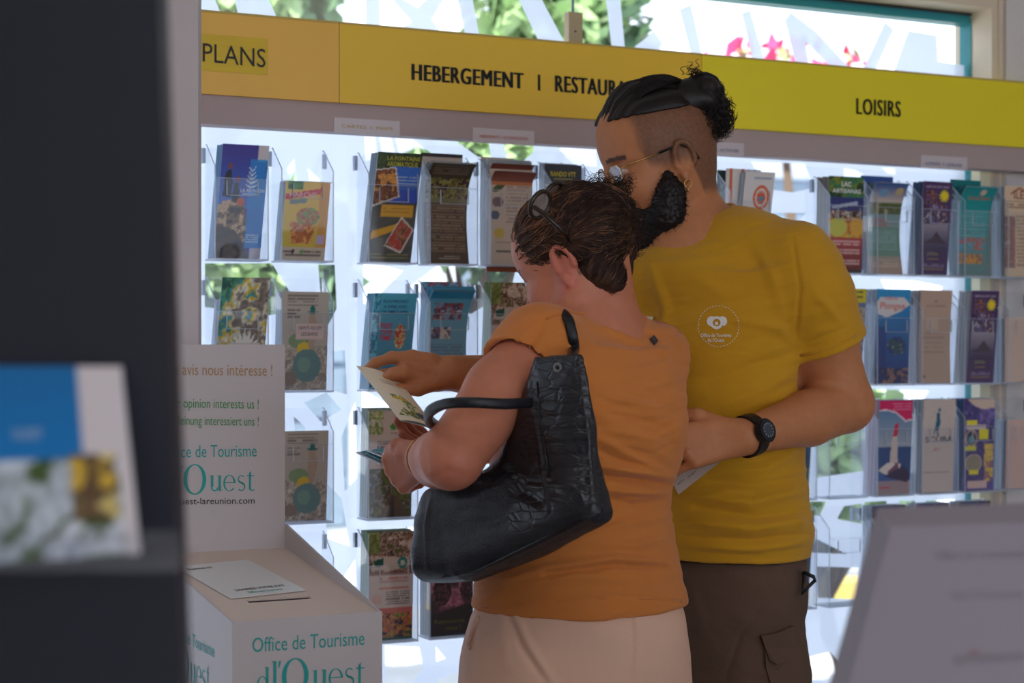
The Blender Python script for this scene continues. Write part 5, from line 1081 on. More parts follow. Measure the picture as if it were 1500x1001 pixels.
# ---- hair: smooth swept-back top, curly bun, beard
gm = lambda x, y, z: OM+RM@np.array([x, y, z])*scM
def noise3(v, sc, seed): return fbm(v[:, 0]*sc+v[:, 1]*sc*.7, v[:, 2]*sc+v[:, 1]*sc*.5, seed, 3)-.5
S = SDF(gm(0, 0, .06)-.22, gm(0, 0, .06)+.22, .0026)
S.ell(gm(-.012, 0, .050), np.array([.105, .081, .092])*scM, RM, 0); S.ell(gm(.03, 0, .062), np.array([.071, .071, .072])*scM, RM, .02)
nrm = RM@np.array([.10, 0, -1.0]); nrm /= np.linalg.norm(nrm); S.cut(gm(0, 0, .088), nrm)
fn_ = RM@np.array([1, 0, -.55]); S.cut(gm(.088, 0, .09), fn_); S.cut(gm(.070, 0, .110), RM@np.array([1, 0, .9]))
S.chain([gm(.05, 0, .108), gm(.02, 0, .120), gm(-.02, 0, .126)], [.012*scM, .018*scM, .016*scM], .03)
S.cut(gm(-.052, 0, .06), RM@np.array([-1, 0, -.1]))
v, f = S.mesh(); N_ = vnormals(v, f); q = (v-OM)@RM/scM
v = v+N_*(.0016*np.sin(q[:, 1]*420+6*fbm(q[:, 0]*12, q[:, 1]*60, 3)))[:, None]
hair = raw('hair', v, f, HAIR_B, man, smooth=True)
rng = np.random.RandomState(5)
paths = []
for k in range(700):                                    # strands combed back over the top
    y = rng.uniform(-.058, .058); x0 = rng.uniform(-.03, .055)*(1-(y/.09)**2); r_ = []
    lift = rng.uniform(.0, .004)
    for t in np.linspace(0, 1, 9):
        x = x0+(-.07-x0)*t; yy = y*(1-.45*t**2); e = 1-((x+.012)/.112)**2-(yy/.09)**2*.9
        z = .052+.096*math.sqrt(max(e, .02))+.004*math.exp(-((x+.03)/.05)**2)*(1-abs(yy)/.08)+lift*math.sin(math.pi*t)
        r_.append(gm(x, yy, z-.004))
    paths.append(r_)
strand_mesh(paths, .0009, 'hair_strands', HAIR_B, man)
bc = P(1024, 146, 3.05); S = SDF(bc-.11, bc+.12, .0028)
S.ell(bc, [.036, .04, .038], None, 0)
for k in range(26):
    d = rng.normal(size=3); d /= np.linalg.norm(d); S.ell(bc+d*.036+np.array([.002, 0, .0]), np.array([.014, .014, .013])*rng.uniform(.8, 1.25), None, .006)
S.chain([bc+np.array([.012, 0, -.01]), P(1044, 175, 3.06), P(1043, 193, 3.06)], [.026, .022, .014], .01)
S.chain([P(972, 142, 3.03), P(1000, 150, 3.03), bc], [.018, .03, .036], .02)
obj_sdf(S, 'hair_bun', HAIR_B, man, big=False)
def curl(c, d, r0, turns, L, n=18, jit=.3):
    d = d/np.linalg.norm(d); a = np.cross(d, rng.normal(size=3)); a /= np.linalg.norm(a); b_ = np.cross(d, a); ph = rng.uniform(0, 6.28); P_ = []
    for t in np.linspace(0, 1, n):
        w = ph+turns*2*math.pi*t; P_.append(c+d*L*t+(a*math.cos(w)+b_*math.sin(w))*r0*(.3+.9*t))
    return P_
paths = []
for k in range(900):
    d = rng.normal(size=3); d /= np.linalg.norm(d); d = d+np.array([.1, -.25, -.05]); c = bc+d*.03+(np.array([.018, 0, -.03]) if rng.rand() < .4 else 0)
    paths.append(curl(c, d, rng.uniform(.004, .009), rng.uniform(.9, 1.8), rng.uniform(.006, .018)))
for k in range(30): paths.append(curl(bc+np.array([-.008, -.01, .036])+rng.normal(size=3)*.006, np.array([rng.uniform(-.6, .4), 0, 1]), .005, 1.2, .016))
strand_mesh(paths, .00105, 'curls', HAIR_B, man)
S = SDF(gm(.05, 0, -.08)-.13, gm(.05, 0, -.08)+.13, .0026)
for y in (-1, 1):
    S.chain([gm(.020, .065*y, -.018), gm(.024, .062*y, -.045), gm(.035, .052*y, -.078), gm(.066, .026*y, -.104)], [.010, .024, .030, .031], .015)
    S.chain([gm(.088, .004*y, -.046), gm(.082, .024*y, -.058), gm(.06, .036*y, -.08)], [.0085, .0105, .022], .01)
S.ell(gm(.078, 0, -.122), [.038, .038, .036], RM, .02); S.ell(gm(.05, 0, -.105), [.04, .04, .026], RM, .02)
v, f = S.mesh(); N_ = vnormals(v, f); v = v+N_*((vnoise(v[:, 0]*330+v[:, 1]*200, v[:, 2]*330, 4)-.5)*.004)[:, None]
raw('beard', v, f, HAIR_B, man, smooth=True); bi = rng.choice(len(v), 5000)
strand_mesh([curl(v[i]-N_[i]*.002, N_[i]*.7+RM@np.array([.25, 0, -.55])+rng.normal(size=3)*.35, .0018, .7, rng.uniform(.006, .014), 7) for i in bi], .0004, 'beard_strands', HAIR_B, man)
# ---- eyeglasses
M_GOLD = mat('gold_wire', (196, 150, 90), .3, .8); M_LENS = clear_mat('lens', (.96, .97, .97), .08)
gl = thing('eyeglasses', gm(.1, 0, .012), 'thin gold wire eyeglasses with angular lenses worn by the bearded man', 'glasses')
def lens(y):
    pts = [(-.022, .010), (-.012, .017), (.012, .017), (.022, .009), (.02, -.008), (.008, -.019), (-.008, -.019), (-.02, -.008)]
    return [gm(.099-abs(y+p[0])*.12, y+p[0], .006+p[1]) for p in pts]
for y in (-.033, .033):
    L_ = lens(y); mb_ = MB(); mb_.tube(L_+[L_[0]], .0011, 6, cap=False); mb_.build('rim', [M_GOLD], gl, smooth=True)
    raw('lens', L_+[p+RM[:, 0]*.001 for p in L_], [tuple(range(8)), tuple(range(8, 16))[::-1]], M_LENS, gl)
    s_ = 1 if y > 0 else -1
    mb_ = MB(); mb_.tube([gm(.0935, .055*s_, .016), gm(.085, .068*s_, .018), gm(.03, .078*s_, .022)], .0012, 6); mb_.build('temple', [M_GOLD], gl, smooth=True)
    mb_ = MB(); mb_.tube([gm(.03, .078*s_, .022), gm(-.01, .083*s_, .026), gm(-.03, .08*s_, .012), gm(-.036, .078*s_, -.006)], .0021, 6); mb_.build('temple_tip', [M_BLK], gl, smooth=True)
mb_ = MB(); mb_.tube([gm(.098, .012, .014), gm(.103, 0, .018), gm(.098, -.012, .014)], .0011, 6); mb_.build('bridge', [M_GOLD], gl, smooth=True)
mb_ = MB(); e0 = gm(-.003, .086, -.034); mb_.tube([e0+np.array([.006*math.cos(a), 0, .007*math.sin(a)-.006]) for a in np.linspace(0, 6.28, 14)], .0011, 6, cap=False)
mb_.tube([e0+UP*-.012, e0+UP*-.02], .002, 6); er = mb_.build('earring', [M_GOLD], None, loc=e0, smooth=True); tag(er, 'small gold earring with a pendant in the bearded man\'s ear', 'earring')
# ---- watch
wc = L_wr+(L_el-L_wr)/np.linalg.norm(L_el-L_wr)*.008; wax = (L_el-L_wr)/np.linalg.norm(L_el-L_wr); wn = np.array([.1, -1, .1]); wn -= wax*(wn@wax); wn /= np.linalg.norm(wn); wt = np.cross(wax, wn)
wa = thing('wristwatch', wc, 'black sports watch with round dial on the man\'s left wrist', 'watch')
mb_ = MB(); n = 28; ringv = []
for s_ in (-.011, .011):
    for r_ in (.0315, .0345):
        for k in range(n): a = 2*math.pi*k/n; ringv.append(wc+wax*s_+(wn*math.cos(a)+wt*math.sin(a))*r_)
fcs = []
for k in range(n): k2 = (k+1) % n; fcs += [(k+n, k2+n, k2+3*n, k+3*n), (k, k+2*n, k2+2*n, k2), (k, k2, k2+n, k+n), (k+2*n, k+3*n, k2+3*n, k2+2*n)]
mb_.add(ringv, fcs); mb_.build('strap', [M_BLK], wa, smooth=False)
def disc(c, ax, r, h, n=32):
    a = Vector(ax).orthogonal().normalized(); b_ = Vector(ax).cross(a); a = np.array(a); b_ = np.array(b_); v = [c+(a*math.cos(2*math.pi*k/n)+b_*math.sin(2*math.pi*k/n))*r for k in range(n)]
    return v+[p+np.asarray(ax)*h for p in v], [tuple(range(n))[::-1], tuple(range(n, 2*n))]+[(k, (k+1) % n, (k+1) % n+n, k+n) for k in range(n)]
cc = wc+wn*.031; v_, f_ = disc(cc, wn, .0195, .009); raw('case', v_, f_, M_BLK, wa); v_, f_ = disc(cc+wn*.009, wn, .0175, .0025); raw('bezel', v_, f_, mat('watch_bezel', (40, 42, 48), .35, .4), wa); v_, f_ = disc(cc+wn*.0115, wn, .0125, .0006); raw('dial', v_, f_, mat('watch_dial', (58, 64, 74), .3), wa)
mb_ = MB()
for k in range(12): a = k*math.pi/6; u_ = wax*math.cos(a)+wt*math.sin(a); mb_.tube([cc+wn*.0126+u_*.0095, cc+wn*.0126+u_*.0115], .0004, 4)
o = mb_.build('hour_marks', [M_INKW], wa); o['kind'] = 'stuff'
# ---- name badge
nb_ = thing('name_badge', drape(bv, om, [(938, 476)], .003)[0], 'small white name badge on the man\'s chest behind the woman\'s shoulder', 'badge')
panel_on('plate', bv, om, [(912, 459), (957, 464), (956, 487), (914, 492)], mat('badge_white', (226, 214, 196), .4), nb_, .006)
for tx, x0, x1, yy, h in [('Office de Tourisme', 916, 953, 470, 4.5), ("de l'Ouest", 928, 946, 476.5, 4.5)]:
    uv, f = text_uv(tx, .01); raw('lettering', drape(bv, om, [(x0+(x1-x0)*u, yy-h*w_) for u, w_ in uv], .0066), f, M_BLACK, nb_)
# ---- papers in the hands
c = Canvas((212, 200, 178), w=.099, h=.16); c.lines(.35, .7, .8, .8, (150, 130, 110), 4); c.photo(0, 0, 1, 1, [(150, 160, 70), (190, 180, 150), (90, 90, 70), (120, 140, 60), (200, 190, 160)], 5, 7, mask=inpoly(c.U, c.V, [(.1, .1), (.9, .06), (.95, .3), (.6, .52), (.3, .5), (.5, .3)])); c.ell(.76, .17, .12, .06, (60, 74, 96)); c.ell(.5, .44, .2, .03, (190, 160, 50))
q0, q1, q2, q3 = P(586, 616, 2.83), P(641, 630, 2.80), P(584, 556, 2.942), P(522, 536, 2.958)      # foot-left, foot-right, head-right, head-left
def hs(u, v, out=0.0):
    u = np.asarray(u)[..., None]; v = np.asarray(v)[..., None]; nn = np.cross(q1-q0, q3-q0); nn /= np.linalg.norm(nn); nn = nn if nn[1] < 0 else -nn
    return q0*(1-u)*(1-v)+q1*u*(1-v)+q2*u*v+q3*(1-u)*v+nn*(out+.006*np.sin(u*3.14))
leaflet(c, hs, 'cream leaflet with a botanical drawing held out in the man\'s right hand', thick=.0008)
c = Canvas((224, 222, 214), w=.09, h=.13); c.ell(.15, .5, .07, .05, (70, 90, 70), hole=.5); c.text('OUEST', .3, .42, .5, .5, (60, 60, 60)); c.ell(.7, .55, .08, .06, (120, 120, 120), hole=.7); c.ell(.88, .55, .08, .06, (120, 120, 120), hole=.7)
w0, w1, w2, w3 = P(994, 725, 2.85), P(1056, 676, 2.83), P(1046, 655, 2.86), P(982, 702, 2.88)
def ws2(u, v, out=0.0): u = np.asarray(u)[..., None]; v = np.asarray(v)[..., None]; return w0*(1-u)*(1-v)+w1*u*(1-v)+w2*u*v+w3*(1-u)*v+np.array([0, -1, 0])*out
leaflet(c, ws2, 'white card with small logos held in the man\'s left hand', thick=.001)
c = Canvas((110, 160, 60), w=.09, h=.13); c.grad(0, 0, 1, 1, (90, 140, 50), (150, 190, 80))
g0, g1, g2, g3 = P(984, 702, 2.885), P(1016, 672, 2.88), P(1010, 640, 2.90), P(975, 672, 2.905)
def gs(u, v, out=0.0): u = np.asarray(u)[..., None]; v = np.asarray(v)[..., None]; return g0*(1-u)*(1-v)+g1*u*(1-v)+g2*u*v+g3*(1-u)*v+np.array([0, -1, 0])*out
leaflet(c, gs, 'bright green leaflet behind the white card in the man\'s left hand', thick=.001)
# ================================================================= THE WOMAN
YW = 2.78
SKIN_W = mat('skin_fair', attr='col', rough=.48, var=.05, vscale=60, bump=.15, bscale=700, spec=.35)
HAIR_D = mat('hair_brown', (52, 33, 26), .5, var=.35, vscale=70, spec=.35)
wo = thing('person', np.array([P(855, HY, YW)[0], YW, 0]), 'woman in an ochre top and cream trousers, seen from behind, black bag on her shoulder', 'person')
ow = org(wo); RW = frame([-.78, .40, -.42]); OW = P(848, 394, 2.80); scW = .94
gw = lambda x, y, z: OW+RW@np.array([x, y, z])*scW
angW = math.atan2(-.75, -.65)+math.pi      # breadth axis
A_sh = P(792, 508, 2.665); A_el = P(662, 668, 2.50); A_wr = P(624, 672, 2.73)
B_sh = P(960, 520, 2.89); B_el = P(890, 640, 3.0); B_wr = P(706, 656, 2.97)
def skin_woman(v, N):
    c = np.tile(np.array([192, 120, 92.]), (len(v), 1)); q = (v-OW)@RW/scW; x, y, z = q.T
    hd = z > -.15; lip = hd & (x > .08) & (np.abs(y) < .022) & (z < -.05) & (z > -.074); c[lip] = (176, 90, 84)
    br = hd & (x > .055) & (np.abs(np.abs(y)-.032) < .02) & (np.abs(z-.034) < .003); c[br] = (110, 78, 60)
    ear = (z > -.045) & (np.abs(y) > .073) & (np.abs(y) < .1) & (np.abs(x) < .04) & (z < .05); c[ear] = c[ear]*.6+np.array([200, 100, 90])*.4
    for s_ in (1, -1):
        e = np.linalg.norm(q-np.array([.0755, .031*s_, .011]), axis=1) < .0129; c[e & (z < .0165) & (z > .006)] = (205, 200, 195); c[e & (z < .0165) & (z > .006) & (np.abs(y-.031*s_) < .005)] = (50, 40, 34)
    el = np.exp(-(np.linalg.norm(v-(A_el+np.array([.0, -.03, -.02])), axis=1)/.03)**2)*.35; c = c*(1-el[:, None])+np.array([150, 78, 66])*el[:, None]
    return np.clip(lin(c), 0, 1)
S = SDF([-.26, 2.40, .86], [.32, 3.12, 1.66], .0026)
head_sdf(S, OW, RW, scW, True)
S.chain([gw(-.02, 0, -.03), P(868, 430, 2.83), P(872, 490, 2.80)], [.056, .058, .07], .03)
S.chain([P(865, 490, 2.79), A_sh], [.05, .05], .04); S.chain([P(880, 490, 2.81), B_sh], [.05, .05], .04)
wt_ = [ring_from(515, 765, 975, YW, angW, .55), ring_from(640, 728, 992, YW, angW, .78), ring_from(745, 722, 968, YW, angW, .8), ring_from(840, 712, 985, YW, angW, .8)]
S.loft(wt_, .04)
S.chain([A_sh, P(735, 575, 2.60), A_el], [.052, .052, .044], .02); S.chain([A_el, A_el*.6+A_wr*.4+np.array([-.004, 0, -.004]), A_wr], [.0445, .040, .027], .012)
S.ell(A_el+np.array([.0, -.012, -.012]), [.036, .036, .034], None, .012)
S.chain([B_sh, B_el], [.05, .042], .02); S.chain([B_el, B_wr], [.042, .027], .01)
HA = hand_sdf(S, A_wr+np.array([-.004, .01, 0]), np.array([-.52, .58, -.32]), np.array([-.5, -.75, -.1]), -1, [(.7, .8, .4), (.85, 1.0, .5), (.95, 1.0, .5), (1.0, 1.0, .5)], .05, .92, thumb=[(.8, .45, -.1), (1, .0, -.25), (1, -.15, -.3)])
HB = hand_sdf(S, B_wr, np.array([-1, -.35, .05]), np.array([-.1, .3, -1]), -1, [(.2, .3, .2), (.3, .4, .2), (.4, .4, .2), (.5, .4, .2)], .05, .9, thumb=[(.8, .5, -.4), (.9, .2, -.4), (.95, .1, -.3)])
S.cone(P(850, 800, 2.78), P(850, 850, 2.78), .1, .1, .03)
neckf = [([(800, 432), (815, 470)], 3, -.0015), ([(825, 430), (838, 468)], 3, .0015), ([(850, 440), (845, 472)], 3, -.0012), ([(870, 445), (905, 432)], 4, -.0015), ([(775, 460), (800, 475)], 4, -.002), ([(630, 705), (655, 690), (690, 700)], 6, -.0015), ([(625, 695), (622, 660)], 4, -.002)]
body = obj_sdf(S, 'body', SKIN_W, wo, fold=neckf, colfn=skin_woman)
# ---- top
M_TOP = mat('ochre_jersey', (200, 120, 52), .85, bump=.25, bscale=900, var=.03, vscale=10, sheen=.15)
S = SDF([-.16, 2.50, .93], [.31, 3.04, 1.45], .0030)
rg = [ring_from(512, 752, 985, YW, angW, .60), ring_from(545, 738, 997, YW, angW, .70), ring_from(590, 730, 1003, YW, angW, .80), ring_from(640, 726, 1003, YW, angW, .86), ring_from(690, 722, 990, YW, angW, .86), ring_from(735, 716, 978, YW, angW, .86), ring_from(770, 708, 982, YW, angW, .88), ring_from(825, 702, 991, YW, angW, .9), ring_from(886, 699, 1002, YW, angW, .92)]
S.loft(rg, .03)
S.chain([P(865, 500, 2.79), A_sh], [.053, .060], .05); S.chain([P(880, 494, 2.81), P(955, 522, 2.87)], [.057, .055], .05)
S.chain([A_sh, P(742, 560, 2.615)], [.063, .061], .02)
ad = P(748, 560, 2.61)-P(790, 505, 2.665); ad /= np.linalg.norm(ad)
m = S.g.copy(); S.cut(P(759, 532, 2.62), ad)
X = [(S.lo[i]+S.vox*np.arange(S.n[i])) for i in range(3)]
near = (X[1][None, :, None] < 2.665+0*X[0][:, None, None]) & (X[0][:, None, None] < P(792, 0, 2.62)[0]) & (X[2][None, None, :] > 1.27)
S.g = np.where(near, S.g, m)
S.cone(P(757, 548, 2.618), P(700, 615, 2.55), .0545, .053, .003, 'sub')
S.cone(P(868, 452, 2.815), P(866, 400, 2.82), .063, .074, .01, 'sub')
top_folds = [([(985, 712), (940, 705), (890, 700), (870, 690)], 4, -.007), ([(985, 700), (940, 692), (880, 682)], 6, .006), ([(980, 722), (930, 720), (880, 716)], 6, .006), ([(975, 735), (930, 740), (885, 730)], 5, -.004), ([(985, 755), (920, 765), (880, 778)], 7, .004),
    ([(975, 825), (900, 818), (800, 832), (740, 850)], 6, .005), ([(978, 832), (900, 828), (800, 842)], 4, -.004), ([(970, 790), (930, 798), (880, 800)], 7, .004), ([(860, 600), (930, 640), (1000, 690)], 12, .003), ([(870, 640), (930, 670), (990, 700)], 6, .004), ([(875, 660), (930, 684)], 4, -.003),
    ([(860, 560), (920, 590), (990, 620)], 9, .0025), ([(880, 480), (940, 505), (990, 520)], 6, .003), ([(885, 470), (930, 490), (965, 488)], 4, -.003), ([(850, 470), (880, 482)], 5, .003), ([(780, 480), (760, 500), (740, 512)], 6, .003), ([(795, 475), (780, 500), (772, 525)], 5, -.003),
    ([(1000, 880), (900, 872), (800, 880), (705, 892)], 2.2, -.0016), ([(995, 620), (990, 650)], 8, .004), ([(970, 500), (985, 560)], 6, .002), ([(770, 858), (840, 845), (960, 850)], 8, .003), ([(727, 506), (760, 522), (790, 538)], 1.8, -.0012)]
top_folds = [(a_, b_, c_*1.6) for a_, b_, c_ in top_folds]+[([(1001-i*3, 560+i*22), (960, 575+i*22), (900-i*4, 560+i*25)], 4.5, .0028*(1 if i % 2 else -1)) for i in range(6)]+[([(975, 600+i*17), (930, 590+i*16), (890, 585+i*15)], 3, .0016) for i in range(5)]
shirt = obj_sdf(S, 'top', M_TOP, wo, fold=top_folds, wr=(.0032, 60, 15, 7, -.3)); shirt['label'] = 'ochre short-sleeved top'
bvs = bvh_of(shirt)
for nm_, pl_ in (('neckband', [(800, 468), (818, 461), (838, 458), (860, 460), (885, 468), (905, 477)]), ('sleeve_hem', [(731, 510), (745, 515), (760, 523), (775, 532), (786, 538)]), ('hem', [(708, 889), (760, 885), (820, 880), (880, 877), (940, 877), (985, 879), (998, 881)])):
    mb_ = MB(); mb_.tube(drape(bvs, ow, pl_, .0004), .0022, 6); mb_.build(nm_, [M_TOP], wo, smooth=True)
panel_on('label_tab', bvs, ow, [(951, 497), (956, 493), (963, 502), (958, 507)], mat('dark_tab', (60, 54, 64), .5), wo, .004)
# ---- trousers
M_CRM = mat('cream_cotton', (226, 184, 158), .85, bump=.2, bscale=500, var=.03, vscale=8)
S = SDF([-.15, 2.5, .05], [.34, 3.06, 1.0], .0036)
rt = [ring_from(868, 706, 993, YW, angW, .9), ring_from(905, 690, 1003, YW, angW, .93), ring_from(950, 680, 1007, YW, angW, .95), ring_from(1001, 679, 1006, YW, angW, .95), ring_from(1060, 690, 1000, YW, angW, .9)]
S.loft(rt, .02, n=2.1)
hw = P(843, 1060, YW); lw = np.array([-.65, -.75, 0])
for sg in (1, -1):
    hp = hw+lw*.075*sg; S.chain([hp, hp*np.array([1, 1, 0])+UP*.42, hp*np.array([1, 1, 0])+UP*.08], [.105, .085, .078], .09)
tf = [([(924, 878), (928, 930), (925, 1001)], 2.5, -.004), ([(940, 900), (935, 1001)], 9, .003), ([(745, 900), (765, 950), (800, 1001)], 5, -.004), ([(752, 895), (778, 950), (812, 1001)], 6, .003), ([(700, 905), (705, 960)], 6, .003), ([(735, 900), (742, 980)], 7, .002), ([(870, 890), (880, 960)], 14, .002)]
tro = obj_sdf(S, 'trousers', M_CRM, wo, fold=tf, wr=(.0018, 24, 60, 4, 0)); tro['label'] = 'cream cotton trousers'
bvt2 = bvh_of(tro)
mb_ = MB(); mb_.tube(drape(bvt2, ow, [(703, 905), (694, 925), (687, 945), (690, 950)], .002), .0035, 6); mb_.build('pocket_edge', [M_CRM], wo, smooth=True)
for sg in (1, -1):
    hp = (hw+lw*.075*sg)*np.array([1, 1, 0]); fd = np.array([-.75, .65, 0]); Sx = SDF(hp+np.array([-.24, -.12, -.01]), hp+np.array([.12, .22, .11]), .006)
    Sx.chain([hp-fd*.03+UP*.042, hp+fd*.07+UP*.032, hp+fd*.15+UP*.027], [.038, .036, .028], .03); Sx.cone(hp+UP*.04, hp+UP*.09, .04, .045, .02); Sx.cut(hp+UP*.002, [0, 0, -1])
    obj_sdf(Sx, 'shoe', mat('shoe_tan', (150, 120, 96), .7), wo, big=False)
# ---- hair: short, gathered into a messy curly knot
S = SDF(OW+np.array([-.16, -.16, -.14]), OW+np.array([.22, .2, .2]), .0028)
S.ell(gw(-.014, 0, .050), np.array([.097, .083, .092])*scW, RW, 0); S.ell(gw(.020, 0, .060), np.array([.066, .072, .074])*scW, RW, .02)
# hairline: keep only what lies behind the temples and above the nape
S.cut(gw(.072, 0, .03), RW@np.array([1, 0, -.40]))
for y in (1, -1): S.ell(gw(.025, .085*y, -.035), np.array([.05, .045, .055])*scW, RW, .012, 'sub'); S.ell(gw(-.008, .09*y, -.004), np.array([.022, .028, .034])*scW, RW, .006, 'sub')
S.cut(gw(-.03, 0, -.068), RW@np.array([.35, 0, -1]))
kc_ = P(896, 350, 2.84)
rng = np.random.RandomState(8)
S.ell(P(893, 345, 2.83), [.042, .05, .062], None, .02); S.ell(P(886, 300, 2.83), [.035, .04, .03], None, .02); S.ell(P(860, 345, 2.76), [.05, .045, .05], None, .03); S.ell(P(888, 398, 2.82), [.036, .045, .040], None, .02)
S.ell(P(874, 400, 2.765), [.038, .046, .032], None, .02); S.ell(P(890, 410, 2.77), [.026, .044, .028], None, .015)
for k in range(40):
    d = rng.normal(size=3); d /= np.linalg.norm(d); S.ell(P(893, 340, 2.83)+d*np.array([.036, .045, .06]), np.array([.014, .014, .013])*rng.uniform(.7, 1.2), None, .006)
v, f = S.mesh(); N_ = vnormals(v, f); v = v+N_*(noise3(v, 60, 3)*.006)[:, None]
raw('hair', v, f, mat('hair_base', (66, 43, 32), .65, var=.35, vscale=70, spec=.2), wo, smooth=True)
hair_bvh = BVHTree.FromPolygons([Vector(p) for p in v], f)
kn = P(893, 338, 2.83)
def comb(p, L_, lift, jit, n=9):
    P_ = [p-(kn-p)/np.linalg.norm(kn-p)*0]; q = np.array(p); j_ = rng.normal(size=3)*jit; side = rng.uniform(-.25, .25)
    for s_ in range(1, n):
        h = hair_bvh.find_nearest(Vector(q)); nn_ = np.array(h[1]); d = kn-q; d /= max(np.linalg.norm(d), 1e-6); d = d-nn_*(d@nn_); d /= max(np.linalg.norm(d), 1e-6)
        d = d+j_+np.cross(nn_, d)*side*math.sin(s_*.9); q = q+d*L_/n; h = hair_bvh.find_nearest(Vector(q)); q = np.array(h[0])+np.array(h[1])*(.0006+lift*math.sin(math.pi*s_/n)); P_.append(q)
    return P_
idx = rng.choice(len(v), 5200); pd, pl_, pc = [], [], []
for i in idx:
    p = v[i]; dist = np.linalg.norm(kn-p); fx_ = ((p-OW)@RW)[0]
    if dist > .055:
        (pl_ if (rng.rand() < (.55 if fx_ > .0 else .16)) else pd).append(comb(p, rng.uniform(.03, .075), rng.uniform(.0003, .0035), .07))
    else:
        pc.append(curl(p-N_[i]*.003, N_[i]*.7+rng.normal(size=3)*.55, rng.uniform(.003, .008), rng.uniform(.7, 1.5), rng.uniform(.008, .02), 12))
for k in range(900):                                    # loose curls of the knot
    d = rng.normal(size=3); d /= np.linalg.norm(d); c_ = kn+d*np.array([.036, .045, .058]); pc.append(curl(c_, d+rng.normal(size=3)*.5, rng.uniform(.004, .010), rng.uniform(.8, 1.7), rng.uniform(.006, .02), 14))
for k in range(150): pc.append(curl(P(rng.uniform(862, 925), rng.uniform(268, 290), 2.83), np.array([rng.uniform(-.6, .6), 0, 1]), .006, 1.3, rng.uniform(.010, .024), 14))
strand_mesh(pd, .0006, 'hair_strands', HAIR_D, wo); strand_mesh(pc, .0007, 'curls', HAIR_D, wo)
HAIR_L = mat('hair_auburn', (140, 94, 62), .55, var=.3, vscale=70); strand_mesh(pl_, .00055, 'light_strands', HAIR_L, wo)
# ---- sunglasses pushed up on the hair
sg_ = thing('sunglasses', P(790, 300, 2.74), 'tortoiseshell sunglasses pushed up on the woman\'s head', 'sunglasses')
M_TORT = mat('tortoiseshell', (46, 34, 24), .25, var=.5, vscale=60); M_SUNL = clear_mat('tinted_lens', (.75, .6, .5), .12, .2, (.5, .4, .35))
def oval(cx, cy, Y, rx, ry, rot, n=22): return [P(cx+rx*math.cos(a)*math.cos(rot)-ry*math.sin(a)*math.sin(rot), cy+rx*math.cos(a)*math.sin(rot)+ry*math.sin(a)*math.cos(rot), Y+.015*math.cos(a)) for a in np.linspace(0, 2*math.pi, n, endpoint=False)]
for (cx, cy, Y, rx, ry, ro) in [(791, 300, 2.67, 13, 21, .45), (812, 284, 2.77, 11, 17, .5)]:
    ov = oval(cx, cy, Y, rx, ry, ro); mb_ = MB(); mb_.tube(ov+[ov[0]], .0036, 7, cap=False); mb_.build('rim', [M_TORT], sg_, smooth=True)
    raw('lens', ov, [tuple(range(len(ov)))], M_SUNL, sg_)
mb_ = MB(); mb_.tube([P(782, 303, 2.665), P(795, 312, 2.66), P(820, 335, 2.66), P(832, 352, 2.68)], .0036, 7); mb_.build('temple', [M_TORT], sg_, smooth=True)
mb_ = MB(); mb_.tube([P(792, 283, 2.79), P(830, 295, 2.88), P(860, 330, 2.93)], .003, 7); mb_.build('temple', [M_TORT], sg_, smooth=True)
# ---- bangle and leaflets in her left hand
wx = (A_el-A_wr)/np.linalg.norm(A_el-A_wr); bc2 = A_wr+wx*.016; a_ = np.cross(wx, UP); a_ /= np.linalg.norm(a_); b2_ = np.cross(wx, a_)
tl_ = (wx+a_*.25); mb_ = MB(); mb_.tube([bc2+a_*.034*math.cos(t_)+b2_*.034*math.sin(t_)+wx*.01*math.cos(t_) for t_ in np.linspace(0, 2*math.pi, 33)], .0013, 6, cap=False)
o = mb_.build('bangle', [M_GOLD], None, loc=bc2, smooth=True); tag(o, 'thin gold bangle on the woman\'s left wrist', 'bracelet')
for k in range(4):
    y0 = 664-k*3.2; x0 = 521+k*8
    q = [P(x0, y0+2*k, 2.93-.01*k), P(x0+30, y0-4+k*1.5, 3.0-.01*k), P(x0+70, y0+8+k, 2.90-.01*k), P(x0+36, y0+18, 2.83-.01*k)]
    mb_ = MB(); mb_.prism(q, UP*.0016); o = mb_.build('leaflet', [mat(['plain_grey', 'teal_card', 'plain_grey2', 'teal_card2'][k], [(190, 196, 204), (30, 110, 120), (200, 206, 210), (60, 130, 140)][k], .5)], None, loc=q[0]); tag(o, ['grey-white leaflet lowest in the fan in the woman\'s left hand', 'teal leaflet second in the fan in the woman\'s left hand', 'pale leaflet third in the fan in the woman\'s left hand', 'blue-green leaflet topmost in the fan in the woman\'s left hand'][k], 'leaflet')
# ---- handbag
M_CROC = mat('black_croc_leather', (24, 25, 31), .34, bump=.32, bscale=44, kind='croc', stretch=(.8, .8, 1.9), spec=.5)
M_GRAIN = mat('black_grained_leather', (27, 28, 36), .42, bump=.8, bscale=330, spec=.45)
bagd = np.array([.72, -.69, 0]); bagd /= np.linalg.norm(bagd)      # direction of its length, towards the viewer at the right
bo = P(820, 700, 2.505)
bn = np.array([-.69, -.72, 0]); bn /= np.linalg.norm(bn)            # outer side
def bplane(px, py):
    return proj(px, py, bo, bn)
outline = [(783, 522), (852, 518), (862, 560), (870, 620), (874, 680), (890, 752), (886, 766), (840, 792), (770, 826), (700, 852), (640, 854), (626, 842), (621, 800), (622, 750), (632, 718), (660, 704), (710, 690), (738, 668), (752, 630), (770, 570)]
uvp = [((bplane(x, y)-bo)@bagd, bplane(x, y)[2]) for x, y in outline]
bagT = thing('handbag', P(750, 850, 2.6), 'black croc-embossed leather handbag with snap, hanging from the woman\'s left shoulder', 'bag')
